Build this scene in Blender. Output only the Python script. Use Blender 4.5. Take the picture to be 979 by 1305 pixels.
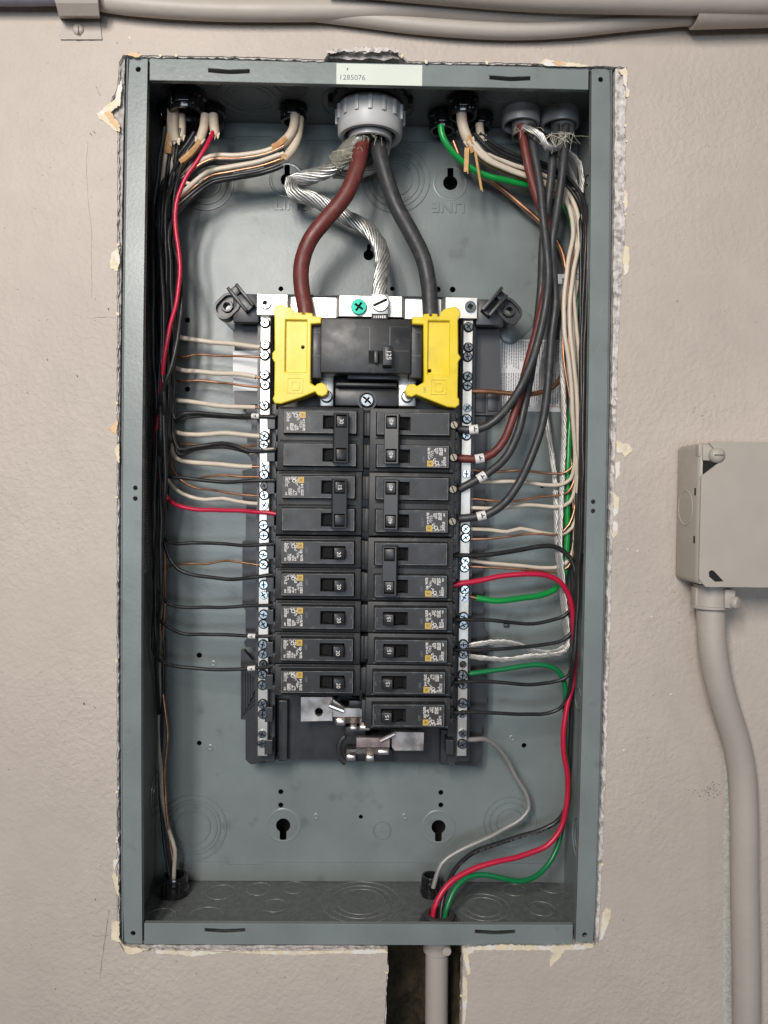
import bpy, bmesh, math, random
from mathutils import Vector, Matrix, noise
from mathutils.geometry import tessellate_polygon
scene = bpy.context.scene
for o in list(bpy.data.objects): bpy.data.objects.remove(o)
COL = scene.collection
rnd = random.Random(7)
S = 0.001                       # everything below is written in millimetres
V = Vector

# ------------------------------------------------------------------ camera
CAM = V((4.71, -579.5, 10.7)); FOC = 979.73
def rot(rx, ry, rz):
    return (Matrix.Rotation(rz, 3, 'Z') @ Matrix.Rotation(ry, 3, 'Y') @ Matrix.Rotation(rx, 3, 'X'))
RM = rot(-0.021439, -0.012941, -0.016055)
cam_d = bpy.data.cameras.new('camera'); cam = bpy.data.objects.new('camera', cam_d); COL.objects.link(cam)
cam_d.sensor_fit = 'VERTICAL'; cam_d.sensor_height = 24; cam_d.lens = 24 * FOC / 1305
cam_d.clip_start = 0.01; cam_d.clip_end = 50
right, fwd, up = RM.col[0], RM.col[1], RM.col[2]
m = Matrix((right, up, -fwd)).transposed().to_4x4(); m.translation = CAM * S
cam.matrix_world = m
scene.camera = cam

# ------------------------------------------------------------------ world and lamps
w = bpy.data.worlds.new('World'); scene.world = w; w.use_nodes = True
w.node_tree.nodes['Background'].inputs[0].default_value = (0.80, 0.82, 0.85, 1)
w.node_tree.nodes['Background'].inputs[1].default_value = 0.07
def lamp(name, loc, target, sx, sy, power, color):
    d = bpy.data.lights.new(name, 'AREA'); d.shape = 'RECTANGLE'; d.size = sx; d.size_y = sy; d.energy = power; d.color = color
    o = bpy.data.objects.new(name, d); COL.objects.link(o); o.location = loc
    o.rotation_euler = (V(target) - V(loc)).to_track_quat('-Z', 'Y').to_euler()
    return o
lamp('ceiling_tube', (-0.44, -1.2, 0.55), (0, 0, 0), 0.13, 0.5, 12.0, (1.0, 0.945, 0.88))
lamp('ceiling_tube', (-0.21, -1.2, 0.55), (0, 0, 0), 0.13, 0.5, 6.5, (1.0, 0.945, 0.88))
lamp('open_doorway', (-0.22, -3.0, -0.12), (0, 0, 0), 2.15, 0.50, 25, (0.74, 0.86, 1.0))
lamp('side_lamp', (1.3, -1.1, 0.65), (0.2, 0, 0), 0.22, 0.4, 2.2, (1.0, 0.93, 0.85))
vs = scene.view_settings
vs.view_transform = 'Standard'; vs.look = 'None'; vs.gamma = 1; vs.exposure = 0.0; vs.use_curve_mapping = False
scene.cycles.max_bounces = 6; scene.cycles.diffuse_bounces = 3; scene.cycles.glossy_bounces = 3; scene.cycles.transmission_bounces = 3
scene.render.resolution_x = 768; scene.render.resolution_y = 1024

# ------------------------------------------------------------------ pixel -> place (photo is 979 x 1305)
def ray(px, py):
    return (right * ((px - 489.5) / FOC) + fwd + up * (-(py - 652.5) / FOC))
def at(px, py, y):              # the point of that line of sight which lies y mm behind the front of the box
    d = ray(px, py); return CAM + d * ((y - CAM.y) / d.y)
def onz(px, py, z):
    d = ray(px, py); return CAM + d * ((z - CAM.z) / d.z)
def onx(px, py, x):
    d = ray(px, py); return CAM + d * ((x - CAM.x) / d.x)

# ------------------------------------------------------------------ materials
MATS = {}
def mat(name, col, rough=0.5, metal=0.0, var=0.0, vscale=60, bump=0.0, bscale=400, dirt=None, dscale=30, dlo=0.55, dhi=0.7, coat=0.0, rvar=0.0, spec=0.5, stretch=None):
    m = bpy.data.materials.new(name); m.use_nodes = True; nt = m.node_tree; N = nt.nodes; L = nt.links
    b = N['Principled BSDF']
    b.inputs['Base Color'].default_value = (*col, 1); b.inputs['Roughness'].default_value = rough; b.inputs['Metallic'].default_value = metal
    b.inputs['Specular IOR Level'].default_value = spec
    if coat: b.inputs['Coat Weight'].default_value = coat; b.inputs['Coat Roughness'].default_value = 0.12
    tc = N.new('ShaderNodeTexCoord'); src = tc.outputs['Object']
    if stretch:
        mp = N.new('ShaderNodeMapping'); mp.inputs['Scale'].default_value = stretch; L.new(src, mp.inputs[0]); src = mp.outputs[0]
    def nz(scale, detail=4):
        n = N.new('ShaderNodeTexNoise'); n.inputs['Scale'].default_value = scale; n.inputs['Detail'].default_value = detail
        L.new(src, n.inputs['Vector']); return n.outputs['Fac']
    cur = None
    if var:
        r = N.new('ShaderNodeMapRange'); r.inputs[1].default_value = 0.3; r.inputs[2].default_value = 0.7
        r.inputs[3].default_value = 1 - var; r.inputs[4].default_value = 1 + var; L.new(nz(vscale), r.inputs[0])
        mx = N.new('ShaderNodeMix'); mx.data_type = 'RGBA'; mx.blend_type = 'MULTIPLY'; mx.inputs[0].default_value = 1
        mx.inputs[6].default_value = (*col, 1); L.new(r.outputs[0], mx.inputs[7]); cur = mx.outputs[2]
    if dirt:
        r = N.new('ShaderNodeMapRange'); r.inputs[1].default_value = dlo; r.inputs[2].default_value = dhi; L.new(nz(dscale, 8), r.inputs[0])
        mx = N.new('ShaderNodeMix'); mx.data_type = 'RGBA'; L.new(r.outputs[0], mx.inputs[0])
        if cur: L.new(cur, mx.inputs[6])
        else: mx.inputs[6].default_value = (*col, 1)
        mx.inputs[7].default_value = (*dirt, 1); cur = mx.outputs[2]
    if cur: L.new(cur, b.inputs['Base Color'])
    if rvar:
        r = N.new('ShaderNodeMapRange'); r.inputs[1].default_value = 0.3; r.inputs[2].default_value = 0.7
        r.inputs[3].default_value = max(0.05, rough - rvar); r.inputs[4].default_value = min(1, rough + rvar); L.new(nz(vscale * 0.7, 6), r.inputs[0])
        L.new(r.outputs[0], b.inputs['Roughness'])
    if bump:
        bp = N.new('ShaderNodeBump'); bp.inputs['Strength'].default_value = 1; bp.inputs['Distance'].default_value = bump * S
        L.new(nz(bscale, 3), bp.inputs['Height']); L.new(bp.outputs[0], b.inputs['Normal'])
    MATS[name] = m; return m
mat('panel_grey', (0.188, 0.215, 0.213), 0.32, spec=0.42, var=0.10, vscale=25, bump=0.09, bscale=330, rvar=0.05, dirt=(0.13, 0.145, 0.14), dscale=45, dlo=0.62, dhi=0.78)
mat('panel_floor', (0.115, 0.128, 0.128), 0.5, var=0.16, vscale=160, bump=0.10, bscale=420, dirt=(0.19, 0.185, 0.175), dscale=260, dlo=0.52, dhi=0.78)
mat('floor_rim', (0.17, 0.175, 0.17), 0.4, var=0.25, vscale=300)
mat('emboss', (0.195, 0.222, 0.22), 0.28)
mat('hole_dark', (0.01, 0.01, 0.01), 0.9)  # black colour put in for the shade inside slots and recesses
mat('black_plastic', (0.028, 0.028, 0.031), 0.38, var=0.15, vscale=90, rvar=0.08, bump=0.02, bscale=1200)
mat('edge_wear', (0.15, 0.148, 0.145), 0.5, var=0.5, vscale=150)
mat('breaker_black', (0.021, 0.021, 0.022), 0.42, var=0.2, vscale=120, rvar=0.1, dirt=(0.10, 0.095, 0.09), dscale=160, dlo=0.62, dhi=0.85, bump=0.03, bscale=1500)
mat('breaker_side', (0.022, 0.022, 0.023), 0.5, var=0.2, vscale=120, dirt=(0.09, 0.085, 0.08), dscale=200, dlo=0.6, dhi=0.85)
mat('label_brown', (0.040, 0.033, 0.031), 0.4)
mat('base_grey', (0.050, 0.050, 0.056), 0.42, var=0.08, vscale=60)
mat('clip_black', (0.012, 0.012, 0.013), 0.14, coat=0.4)
mat('toggle_black', (0.022, 0.022, 0.023), 0.36, bump=0.03, bscale=1500)
mat('print_white', (0.78, 0.76, 0.73), 0.6)
mat('print_black', (0.03, 0.03, 0.035), 0.6)
mat('print_grey', (0.16, 0.16, 0.17), 0.6)
mat('logo_gold', (0.62, 0.40, 0.06), 0.45)
mat('yellow_plastic', (0.80, 0.60, 0.025), 0.34, var=0.05, vscale=60, rvar=0.10, dirt=(0.62, 0.46, 0.05), dscale=90, dlo=0.58, dhi=0.80, bump=0.04, bscale=250)
mat('aluminium', (0.62, 0.605, 0.58), 0.40, 0.85, var=0.06, vscale=80, bump=0.03, bscale=900, rvar=0.08)
mat('bar_aluminium', (0.54, 0.525, 0.49), 0.42, 0.85, var=0.18, vscale=60, rvar=0.10, bump=0.05, bscale=500, dirt=(0.40, 0.35, 0.31), dscale=30, dlo=0.5, dhi=0.75)
mat('tin_bus', (0.66, 0.60, 0.57), 0.33, 0.9, var=0.22, vscale=90, dirt=(0.50, 0.36, 0.31), dscale=60, dlo=0.5, dhi=0.75, rvar=0.12)
mat('steel', (0.46, 0.50, 0.52), 0.22, 1.0, var=0.2, vscale=300)
mat('dark_screw', (0.08, 0.08, 0.085), 0.4, 0.8)
mat('brass_screw', (0.30, 0.26, 0.20), 0.5, 0.7, var=0.3, vscale=300)
mat('green_screw', (0.01, 0.30, 0.22), 0.25, 0.5)
mat('strand', (0.60, 0.59, 0.57), 0.42, 0.85, var=0.25, vscale=200)
mat('strand_dull', (0.62, 0.60, 0.57), 0.42, 0.7, var=0.15, vscale=200)
mat('copper', (0.58, 0.30, 0.18), 0.38, 0.9, var=0.3, vscale=90, rvar=0.08)
mat('copper_dark', (0.50, 0.24, 0.15), 0.4, 0.8, var=0.2, vscale=90)
mat('wire_white', (0.66, 0.57, 0.465), 0.42, var=0.06, vscale=120)
mat('wire_black', (0.022, 0.022, 0.023), 0.38, var=0.2, vscale=150, rvar=0.1, dirt=(0.06, 0.058, 0.055), dscale=140, dlo=0.6, dhi=0.85)
mat('cable_black', (0.035, 0.035, 0.037), 0.5, var=0.2, vscale=150, rvar=0.1, dirt=(0.08, 0.078, 0.075), dscale=140, dlo=0.55, dhi=0.85, bump=0.04, bscale=700)
mat('wire_red', (0.52, 0.012, 0.05), 0.36, var=0.06, vscale=80)
mat('cable_red', (0.135, 0.026, 0.022), 0.5, var=0.2, vscale=120, rvar=0.1, dirt=(0.17, 0.07, 0.06), dscale=150, dlo=0.6, dhi=0.85)
mat('wire_green', (0.008, 0.27, 0.052), 0.3, var=0.06, vscale=60)
mat('wire_dark_green', (0.006, 0.17, 0.055), 0.32, var=0.06, vscale=60)
mat('wire_grey', (0.30, 0.29, 0.28), 0.4, 0.2, var=0.1, vscale=90)
mat('wire_brown', (0.15, 0.075, 0.055), 0.45, var=0.15)
mat('sheath', (0.58, 0.48, 0.37), 0.6, var=0.10, vscale=150, bump=0.08, bscale=500)
mat('paper', (0.55, 0.30, 0.13), 0.8, var=0.2, vscale=200, bump=0.1, bscale=600)
mat('pine', (0.62, 0.38, 0.15), 0.75, var=0.2, vscale=200)
mat('fibre', (0.66, 0.63, 0.50), 0.5)
mat('film', (0.62, 0.60, 0.50), 0.25, var=0.1, vscale=200, bump=0.3, bscale=300)
MATS['film'].node_tree.nodes['Principled BSDF'].inputs['Transmission Weight'].default_value = 0.75
mat('sleeve_white', (0.74, 0.72, 0.69), 0.5, var=0.06, vscale=300)
mat('tape_grey', (0.36, 0.36, 0.38), 0.4)
mat('pvc_grey', (0.47, 0.47, 0.47), 0.42, var=0.05, vscale=60)
mat('zinc_bushing', (0.44, 0.44, 0.445), 0.45, 0.2, var=0.1, vscale=60)
mat('rubber', (0.045, 0.043, 0.042), 0.6, var=0.2, vscale=90)
mat('sticker_white', (0.70, 0.70, 0.71), 0.5, var=0.03, vscale=60)
mat('sticker_green', (0.60, 0.645, 0.575), 0.45, var=0.03, vscale=40)
mat('sticker_red', (0.55, 0.16, 0.12), 0.5)
mat('grey_sticker', (0.33, 0.34, 0.345), 0.45, var=0.1, vscale=120)
mat('paint_grey', (0.41, 0.365, 0.325), 0.5, var=0.04, vscale=30, bump=0.25, bscale=160, rvar=0.06)
mat('paint_box', (0.40, 0.36, 0.315), 0.5, var=0.04, vscale=40, bump=0.06, bscale=400)
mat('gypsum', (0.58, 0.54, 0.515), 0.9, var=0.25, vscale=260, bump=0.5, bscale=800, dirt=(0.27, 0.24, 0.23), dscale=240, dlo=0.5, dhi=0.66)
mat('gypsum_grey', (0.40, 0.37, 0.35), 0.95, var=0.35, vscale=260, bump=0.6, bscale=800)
mat('chip_cream', (0.72, 0.62, 0.46), 0.8, var=0.12, vscale=160, bump=0.25, bscale=300, dirt=(0.74, 0.70, 0.66), dscale=120, dlo=0.5, dhi=0.6)
mat('chip_paper', (0.66, 0.45, 0.27), 0.85, var=0.15, vscale=160, bump=0.3, bscale=350)
mat('bare_strip', (0.46, 0.46, 0.42), 0.8, var=0.2, vscale=500, bump=0.2, bscale=700)
mat('crack', (0.16, 0.13, 0.12), 0.9)
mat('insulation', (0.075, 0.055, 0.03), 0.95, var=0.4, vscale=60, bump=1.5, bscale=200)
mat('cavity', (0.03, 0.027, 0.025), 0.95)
mat('duct', (0.17, 0.16, 0.20), 0.5, var=0.1)

# painted, orange-peel textured wall
m = mat('wall_paint', (0.488, 0.424, 0.372), 0.55, spec=0.35); nt = m.node_tree; N = nt.nodes; L = nt.links; b = N['Principled BSDF']
tc = [n for n in N if n.type == 'TEX_COORD'][0]
def tnoise(scale, detail, rough=0.5, dist=0.0):
    n = N.new('ShaderNodeTexNoise'); n.inputs['Scale'].default_value = scale; n.inputs['Detail'].default_value = detail
    n.inputs['Roughness'].default_value = rough; n.inputs['Distortion'].default_value = dist; L.new(tc.outputs['Object'], n.inputs['Vector']); return n.outputs['Fac']
def mrange(src, a, b_, c, d, smooth=False):
    r = N.new('ShaderNodeMapRange'); r.inputs[1].default_value = a; r.inputs[2].default_value = b_; r.inputs[3].default_value = c; r.inputs[4].default_value = d
    if smooth: r.interpolation_type = 'SMOOTHSTEP'
    L.new(src, r.inputs[0]); return r.outputs[0]
def mth(op, a, b_):
    n = N.new('ShaderNodeMath'); n.operation = op
    for i, x in enumerate((a, b_)):
        if isinstance(x, (int, float)): n.inputs[i].default_value = x
        else: L.new(x, n.inputs[i])
    return n.outputs[0]
blob = mrange(tnoise(250, 2, 0.5, 0.25), 0.36, 0.66, 0, 1, True)
patch = mrange(tnoise(9, 3), 0.35, 0.65, 0.35, 1.0)
hgt = mth('ADD', mth('MULTIPLY', blob, patch), mth('MULTIPLY', tnoise(800, 1), 0.12))
hgt = mth('ADD', hgt, mth('MULTIPLY', tnoise(14, 3), 1.2))
bp = N.new('ShaderNodeBump'); bp.inputs['Strength'].default_value = 1; bp.inputs['Distance'].default_value = 0.00027; L.new(hgt, bp.inputs['Height']); L.new(bp.outputs[0], b.inputs['Normal'])
cv = mth('MULTIPLY', mrange(tnoise(5, 5), 0.3, 0.7, 0.91, 1.05), mrange(tnoise(60, 4), 0.3, 0.7, 0.97, 1.02))
sp = mrange(tnoise(330, 2), 0.715, 0.74, 1.0, 0.50)            # pin-holes and specks in the paint
cm = mth('MULTIPLY', cv, sp)
mx = N.new('ShaderNodeMix'); mx.data_type = 'RGBA'; mx.blend_type = 'MULTIPLY'; mx.inputs[0].default_value = 1; mx.inputs[6].default_value = (0.488, 0.424, 0.372, 1)
L.new(cm, mx.inputs[7]); L.new(mx.outputs[2], b.inputs['Base Color'])

# ------------------------------------------------------------------ mesh helpers (all mm)
def tag(o, label=None, cat=None, group=None, kind=None):
    if label: o['label'] = label
    if cat: o['category'] = cat
    if group: o['group'] = group
    if kind: o['kind'] = kind
    return o
def empty(name, loc=(0, 0, 0)):
    o = bpy.data.objects.new(name, None); COL.objects.link(o); o.location = V(loc) * S; o.empty_display_size = 0.01; return o
def child(o, parent):
    o.parent = parent
    return o
class MB:
    def __init__(s): s.bm = bmesh.new()
    def verts_box(s, x0, x1, y0, y1, z0, z1, bev=0, seg=2):
        r = bmesh.ops.create_cube(s.bm, size=1); vs_ = r['verts']
        for v in vs_: v.co = V(((x0 + x1) / 2 + v.co.x * (x1 - x0), (y0 + y1) / 2 + v.co.y * (y1 - y0), (z0 + z1) / 2 + v.co.z * (z1 - z0)))
        if bev:
            es = set(e for v in vs_ for e in v.link_edges)
            r = bmesh.ops.bevel(s.bm, geom=list(es), offset=bev, segments=seg, affect='EDGES', profile=0.5)
            return r['verts']
        return vs_
    def box(s, *a, **k): s.verts_box(*a, **k); return s
    def obox(s, M, x0, x1, y0, y1, z0, z1, bev=0, seg=2):   # box moved by matrix M
        n0 = set(s.bm.verts); s.verts_box(x0, x1, y0, y1, z0, z1, bev, seg)
        for v in s.bm.verts:
            if v not in n0: v.co = M @ v.co
        return s
    def tube(s, pts, r, seg=10, caps=True, flat=None):
        pts = [V(p) for p in pts]; n = len(pts); rings = []
        t = (pts[1] - pts[0]).normalized(); nrm = t.orthogonal().normalized()
        for i, p in enumerate(pts):
            t2 = ((pts[min(i + 1, n - 1)] - pts[max(i - 1, 0)])).normalized()
            q = t.rotation_difference(t2); nrm = (q @ nrm).normalized(); t = t2; bn = t.cross(nrm)
            rr = r[i] if isinstance(r, (list, tuple)) else r
            rings.append([s.bm.verts.new(p + nrm * (math.cos(a) * rr) + bn * (math.sin(a) * rr)) for a in [2 * math.pi * k / seg for k in range(seg)]])
        for i in range(n - 1):
            for k in range(seg):
                s.bm.faces.new((rings[i][k], rings[i][(k + 1) % seg], rings[i + 1][(k + 1) % seg], rings[i + 1][k]))
        if caps:
            s.bm.faces.new(rings[0][::-1]); s.bm.faces.new(rings[-1])
        return s
    def lathe(s, prof, origin=(0, 0, 0), axis=(0, -1, 0), seg=24, wob=None):   # prof: (radius, height along axis)
        ax = V(axis).normalized(); u = ax.orthogonal().normalized(); v_ = ax.cross(u); o = V(origin); rings = []
        for (r, h) in prof:
            if r <= 1e-6: rings.append([s.bm.verts.new(o + ax * h)])
            else: rings.append([s.bm.verts.new(o + ax * h + (u * math.cos(2 * math.pi * k / seg) + v_ * math.sin(2 * math.pi * k / seg)) * r) for k in range(seg)])
        for i in range(len(rings) - 1):
            a, b_ = rings[i], rings[i + 1]
            for k in range(seg):
                k2 = (k + 1) % seg
                if len(a) == 1 and len(b_) == 1: continue
                if len(a) == 1: s.bm.faces.new((a[0], b_[k2], b_[k]))
                elif len(b_) == 1: s.bm.faces.new((a[k], a[k2], b_[0]))
                else: s.bm.faces.new((a[k], a[k2], b_[k2], b_[k]))
        return s
    def plate(s, outline, holes, y0, y1, back=True, cham=0.0):       # outline and holes: lists of (x, z); front face at y0
        loops = [list(outline)] + [list(h) for h in holes]
        tris = tessellate_polygon([[V((p[0], p[1], 0)) for p in lp] for lp in loops])
        flat = [p for lp in loops for p in lp]
        def face(vs_):
            try: return s.bm.faces.new(vs_)
            except ValueError: return None
        mid = None
        if cham:
            fl = []
            for li, lp in enumerate(loops):
                n = len(lp); ar = sum(lp[i][0] * lp[(i + 1) % n][1] - lp[(i + 1) % n][0] * lp[i][1] for i in range(n))
                sg = (1 if ar > 0 else -1) * (1 if li == 0 else -1)
                for i in range(n):
                    a, b_, c = V(lp[i - 1]), V(lp[i]), V(lp[(i + 1) % n]); e1 = (b_ - a).normalized(); e2 = (c - b_).normalized()
                    n1 = V((-e1.y, e1.x)); n2 = V((-e2.y, e2.x)); nn = (n1 + n2)
                    nn = nn / max(0.4, 1 + n1.dot(n2)) if nn.length > 1e-6 else n1
                    q = b_ + nn * (cham * sg); fl.append((q.x, q.y))
            mid = [s.bm.verts.new((p[0], y0 + cham, p[1])) for p in flat]
        else: fl = flat
        f = [s.bm.verts.new((p[0], y0, p[1])) for p in fl]
        bk = [s.bm.verts.new((p[0], y1, p[1])) for p in flat]
        for t in tris:
            a, b_, c = [V(flat[i]) for i in t]
            if (b_ - a).cross(c - a) < 0: t = t[::-1]
            face([f[i] for i in t])
            if back: face([bk[i] for i in t[::-1]])
        k = 0
        for lp in loops:
            n = len(lp)
            for i in range(n):
                a, b_ = k + i, k + (i + 1) % n
                if mid: face((f[a], mid[a], mid[b_], f[b_])); face((mid[a], bk[a], bk[b_], mid[b_]))
                else: face((f[a], bk[a], bk[b_], f[b_]))
            k += n
        return s
    def quad(s, pts):
        s.bm.faces.new([s.bm.verts.new(p) for p in pts]); return s
    def mesh(s, name, material, smooth=0.6):
        bmesh.ops.recalc_face_normals(s.bm, faces=s.bm.faces)
        me = bpy.data.meshes.new(name); 
        for v in s.bm.verts: v.co *= S
        s.bm.to_mesh(me); s.bm.free(); me.materials.append(MATS[material])
        if smooth:
            me.polygons.foreach_set('use_smooth', [True] * len(me.polygons))
            try: me.set_sharp_from_angle(angle=smooth)
            except Exception: pass
        return me
    def build(s, name, material, parent=None, smooth=0.6):
        o = bpy.data.objects.new(name, s.mesh(name, material, smooth)); COL.objects.link(o)
        if parent: o.parent = parent
        return o
def share(me, name, parent, loc=(0, 0, 0), roty=0):
    o = bpy.data.objects.new(name, me); COL.objects.link(o); o.parent = parent; o.location = V(loc) * S; o.rotation_euler = (0, roty, 0); return o
def circ(cx, cz, r, n=20, a0=0):
    return [(cx + r * math.cos(a0 + 2 * math.pi * k / n), cz + r * math.sin(a0 + 2 * math.pi * k / n)) for k in range(n)]
def rect(x0, x1, z0, z1): return [(x0, z0), (x1, z0), (x1, z1), (x0, z1)]
def rrect(x0, x1, z0, z1, r, n=4):
    o = []
    for cx, cz, a in ((x1 - r, z1 - r, 0), (x0 + r, z1 - r, 90), (x0 + r, z0 + r, 180), (x1 - r, z0 + r, 270)):
        o += [(cx + r * math.cos(math.radians(a + 90 * k / n)), cz + r * math.sin(math.radians(a + 90 * k / n))) for k in range(n + 1)]
    return o
def keyhole(cx, cz, r, sl, sw, up_=1, n=18):               # round hole with a slot going up or down
    a0 = math.asin(sw / r); o = []
    for k in range(n + 1):
        a = math.pi / 2 + a0 + (2 * math.pi - 2 * a0) * k / n
        o.append((cx + r * math.cos(a), cz + up_ * r * math.sin(a)))
    for k in range(7):
        a = math.pi * k / 6
        o.append((cx + sw * math.cos(a), cz + up_ * (sl + sw * math.sin(a))))
    return o
def smooth_path(pts, step=6.0):                           # Catmull-Rom through points, resampled
    P = [V(p) for p in pts]; P = [P[0] * 2 - P[1]] + P + [P[-1] * 2 - P[-2]]; out = []
    for i in range(1, len(P) - 2):
        a, b_, c, d = P[i - 1], P[i], P[i + 1], P[i + 2]; n = max(2, int((c - b_).length / step))
        # centripetal-ish tangents keep bends from overshooting
        l1, l2, l3 = max((b_ - a).length, 1e-3), max((c - b_).length, 1e-3), max((d - c).length, 1e-3)
        m1 = ((b_ - a) / l1 * l2 + (c - b_) / l2 * l1) / (l1 + l2) * l2; m2 = ((c - b_) / l2 * l3 + (d - c) / l3 * l2) / (l2 + l3) * l2
        for k in range(n):
            t = k / n; t2 = t * t; t3 = t2 * t
            out.append(b_ * (2 * t3 - 3 * t2 + 1) + m1 * (t3 - 2 * t2 + t) + c * (-2 * t3 + 3 * t2) + m2 * (t3 - t2))
    out.append(P[-2]); return out
def text_mesh(txt, size, ext=0.05, bevel=0.0, spacing=1.0):
    cu = bpy.data.curves.new('t', 'FONT'); cu.body = txt; cu.size = size; cu.extrude = ext; cu.bevel_depth = bevel; cu.align_x = 'CENTER'; cu.align_y = 'CENTER'; cu.space_character = spacing
    cu.resolution_u = 3
    o = bpy.data.objects.new('t', cu); COL.objects.link(o); dg = bpy.context.evaluated_depsgraph_get(); dg.update()
    me = bpy.data.meshes.new_from_object(o.evaluated_get(dg)); bpy.data.objects.remove(o); return me
def text(name, txt, size, loc, material, parent=None, ang=0, ext=0.05, bevel=0.0, loc_local=False, sx=1.0):   # lettering in the XZ plane facing the camera side, ang turns it in that plane
    me = text_mesh(txt, size, ext, bevel)
    R = Matrix.Rotation(ang, 4, 'Y') @ Matrix.Rotation(math.pi / 2, 4, 'X') @ Matrix.Diagonal((sx, 1, 1, 1))
    me.transform(Matrix.Translation(V(loc) * S) @ Matrix.Scale(S, 4) @ R)
    me.materials.clear(); me.materials.append(MATS[material]); me.name = name
    o = bpy.data.objects.new(name, me); COL.objects.link(o)
    if parent: o.parent = parent
    return o

# ------------------------------------------------------------------ the setting: wall with a ragged opening
WY = -3.0
H = 331.9; W = 181.0
def bow(z): return W + 2.4 * max(0, 1 - (z / H) ** 2)
edge_px = []
def seg(a, b_, n, jit, js=3.0, seed=0):
    for k in range(n):
        t = k / n; x = a[0] + (b_[0] - a[0]) * t; y = a[1] + (b_[1] - a[1]) * t
        d = (noise.noise(V((x * 0.12, y * 0.12, seed))) + 0.6 * noise.noise(V((x * 0.45, y * 0.45, seed + 5)))) * jit
        L_ = math.hypot(b_[0] - a[0], b_[1] - a[1]); nx, ny = (b_[1] - a[1]) / L_, -(b_[0] - a[0]) / L_
        edge_px.append((x + nx * d, y + ny * d))
# clockwise in the photo from the upper left
seg((157, 70), (300, 72), 36, 0.8); seg((300, 72), (413, 76), 30, 1.2); seg((413, 76), (420, 65), 4, 1); seg((420, 65), (505, 64), 30, 3.0)
seg((505, 64), (520, 78), 6, 1.5); seg((520, 78), (690, 81), 44, 1.0); seg((690, 81), (797, 86), 30, 1.6)
seg((799, 86), (796, 320), 60, 1.8); seg((796, 320), (789, 420), 26, 2.2); seg((789, 420), (782, 660), 60, 1.3); seg((782, 660), (772, 1000), 80, 1.5); seg((772, 1000), (763, 1203), 48, 1.4)
seg((763, 1204), (700, 1208), 18, 1.4); seg((700, 1208), (591, 1209), 30, 1.2); seg((590, 1209), (588, 1330), 30, 1.4); seg((588, 1330), (586, 1500), 8, 0.6)
seg((488, 1500), (489, 1330), 8, 0.6); seg((489, 1330), (494, 1212), 30, 0.9); seg((494, 1212), (300, 1213), 48, 1.6); seg((300, 1213), (160, 1212), 36, 1.8)
seg((157, 1212), (149, 1195), 6, 1); seg((149, 1195), (149, 900), 70, 1.3); seg((149, 900), (149, 500), 90, 1.2); seg((149, 500), (150, 165), 80, 1.4)
seg((150, 165), (131, 150), 8, 1.5); seg((131, 150), (150, 110), 12, 2); seg((150, 110), (152, 76), 8, 1)
hole = [(p.x, p.z) for p in (at(x, y, WY) for x, y in edge_px)]
# the notch below runs out of the wall sheet: stop it at the sheet's lower edge
ZB = -470.0
hole = [(x, max(z, ZB + 6)) for x, z in hole]
outer = [(-460, ZB), (460, ZB), (460, 520), (-460, 520)]
wall = MB().plate(outer, [hole], WY, WY + 1.0).build('wall', 'wall_paint', smooth=0)
tag(wall, kind='structure')
core = []
for i, (x, z) in enumerate(hole):
    c = V((x, z)); inn = V((0 - x, 0 - z)); 
    d = 0.4 + 1.6 * abs(noise.noise(V((x * 0.11, z * 0.11, 3.3)))) + 0.8 * noise.noise(V((x * 0.4, z * 0.4, 1)))
    if x > 120 and -330 < z < 345: n_ = V((-1, 0)); d += 1.6
    elif x < -120 and abs(z) < 325: n_ = V((1, 0))
    elif z > 300: n_ = V((0, -1))
    elif abs(x - 28) < 35 and z < -345: n_ = V((1, 0)) if x < 28 else V((-1, 0)); d += (1.6 if x > 28 else 0)
    else: n_ = V((0, 1))
    c = c + n_ * max(0.1, d); core.append((c.x, c.y))
MB().plate(outer, [core], WY + 1.0, WY + 13).build('gypsum_core', 'gypsum', wall, smooth=0)
def ledge(pts_in, pts_out, y0, y1, mt, name='gypsum_ledge'):
    MB().plate(pts_in + pts_out[::-1], [], y0, y1).build(name, mt, wall, smooth=0)
def nzz(a, b_): return noise.noise(V((a * .09, b_ * .09, 4))) + .6 * noise.noise(V((a * .35, b_ * .35, 7)))
zs_ = [-H + 2 * H * i / 160 for i in range(161)]
ledge([(bow(z) + 1.6 + 0.9 * nzz(z, 1), z) for z in zs_], [(bow(z) + 30, z) for z in zs_], WY + 1.8, WY + 12.5, 'gypsum')
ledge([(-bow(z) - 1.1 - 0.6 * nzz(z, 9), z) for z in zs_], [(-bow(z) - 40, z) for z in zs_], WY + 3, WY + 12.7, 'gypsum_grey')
xs_ = [-W + 2 * W * i / 110 for i in range(111)]
xn = at(494, 1212, WY).x; xl = [x for x in xs_ if x < xn]; xr_ = [x for x in xs_ if x > at(590, 1209, WY).x]
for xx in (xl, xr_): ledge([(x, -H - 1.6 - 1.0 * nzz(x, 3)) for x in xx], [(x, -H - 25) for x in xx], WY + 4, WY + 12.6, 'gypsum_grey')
na, nb = at(414, 70, WY).x, at(518, 70, WY).x
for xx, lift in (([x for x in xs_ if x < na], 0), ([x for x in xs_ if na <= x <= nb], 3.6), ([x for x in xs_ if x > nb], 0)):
    ledge([(x, H + 1.0 + lift * (1 + .5 * nzz(x, 2)) + 0.5 * nzz(x, 6)) for x in xx], [(x, H + 25) for x in xx], WY + 3.5 + lift * .5, WY + 12.4 - lift * .01, 'gypsum_grey')
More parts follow.
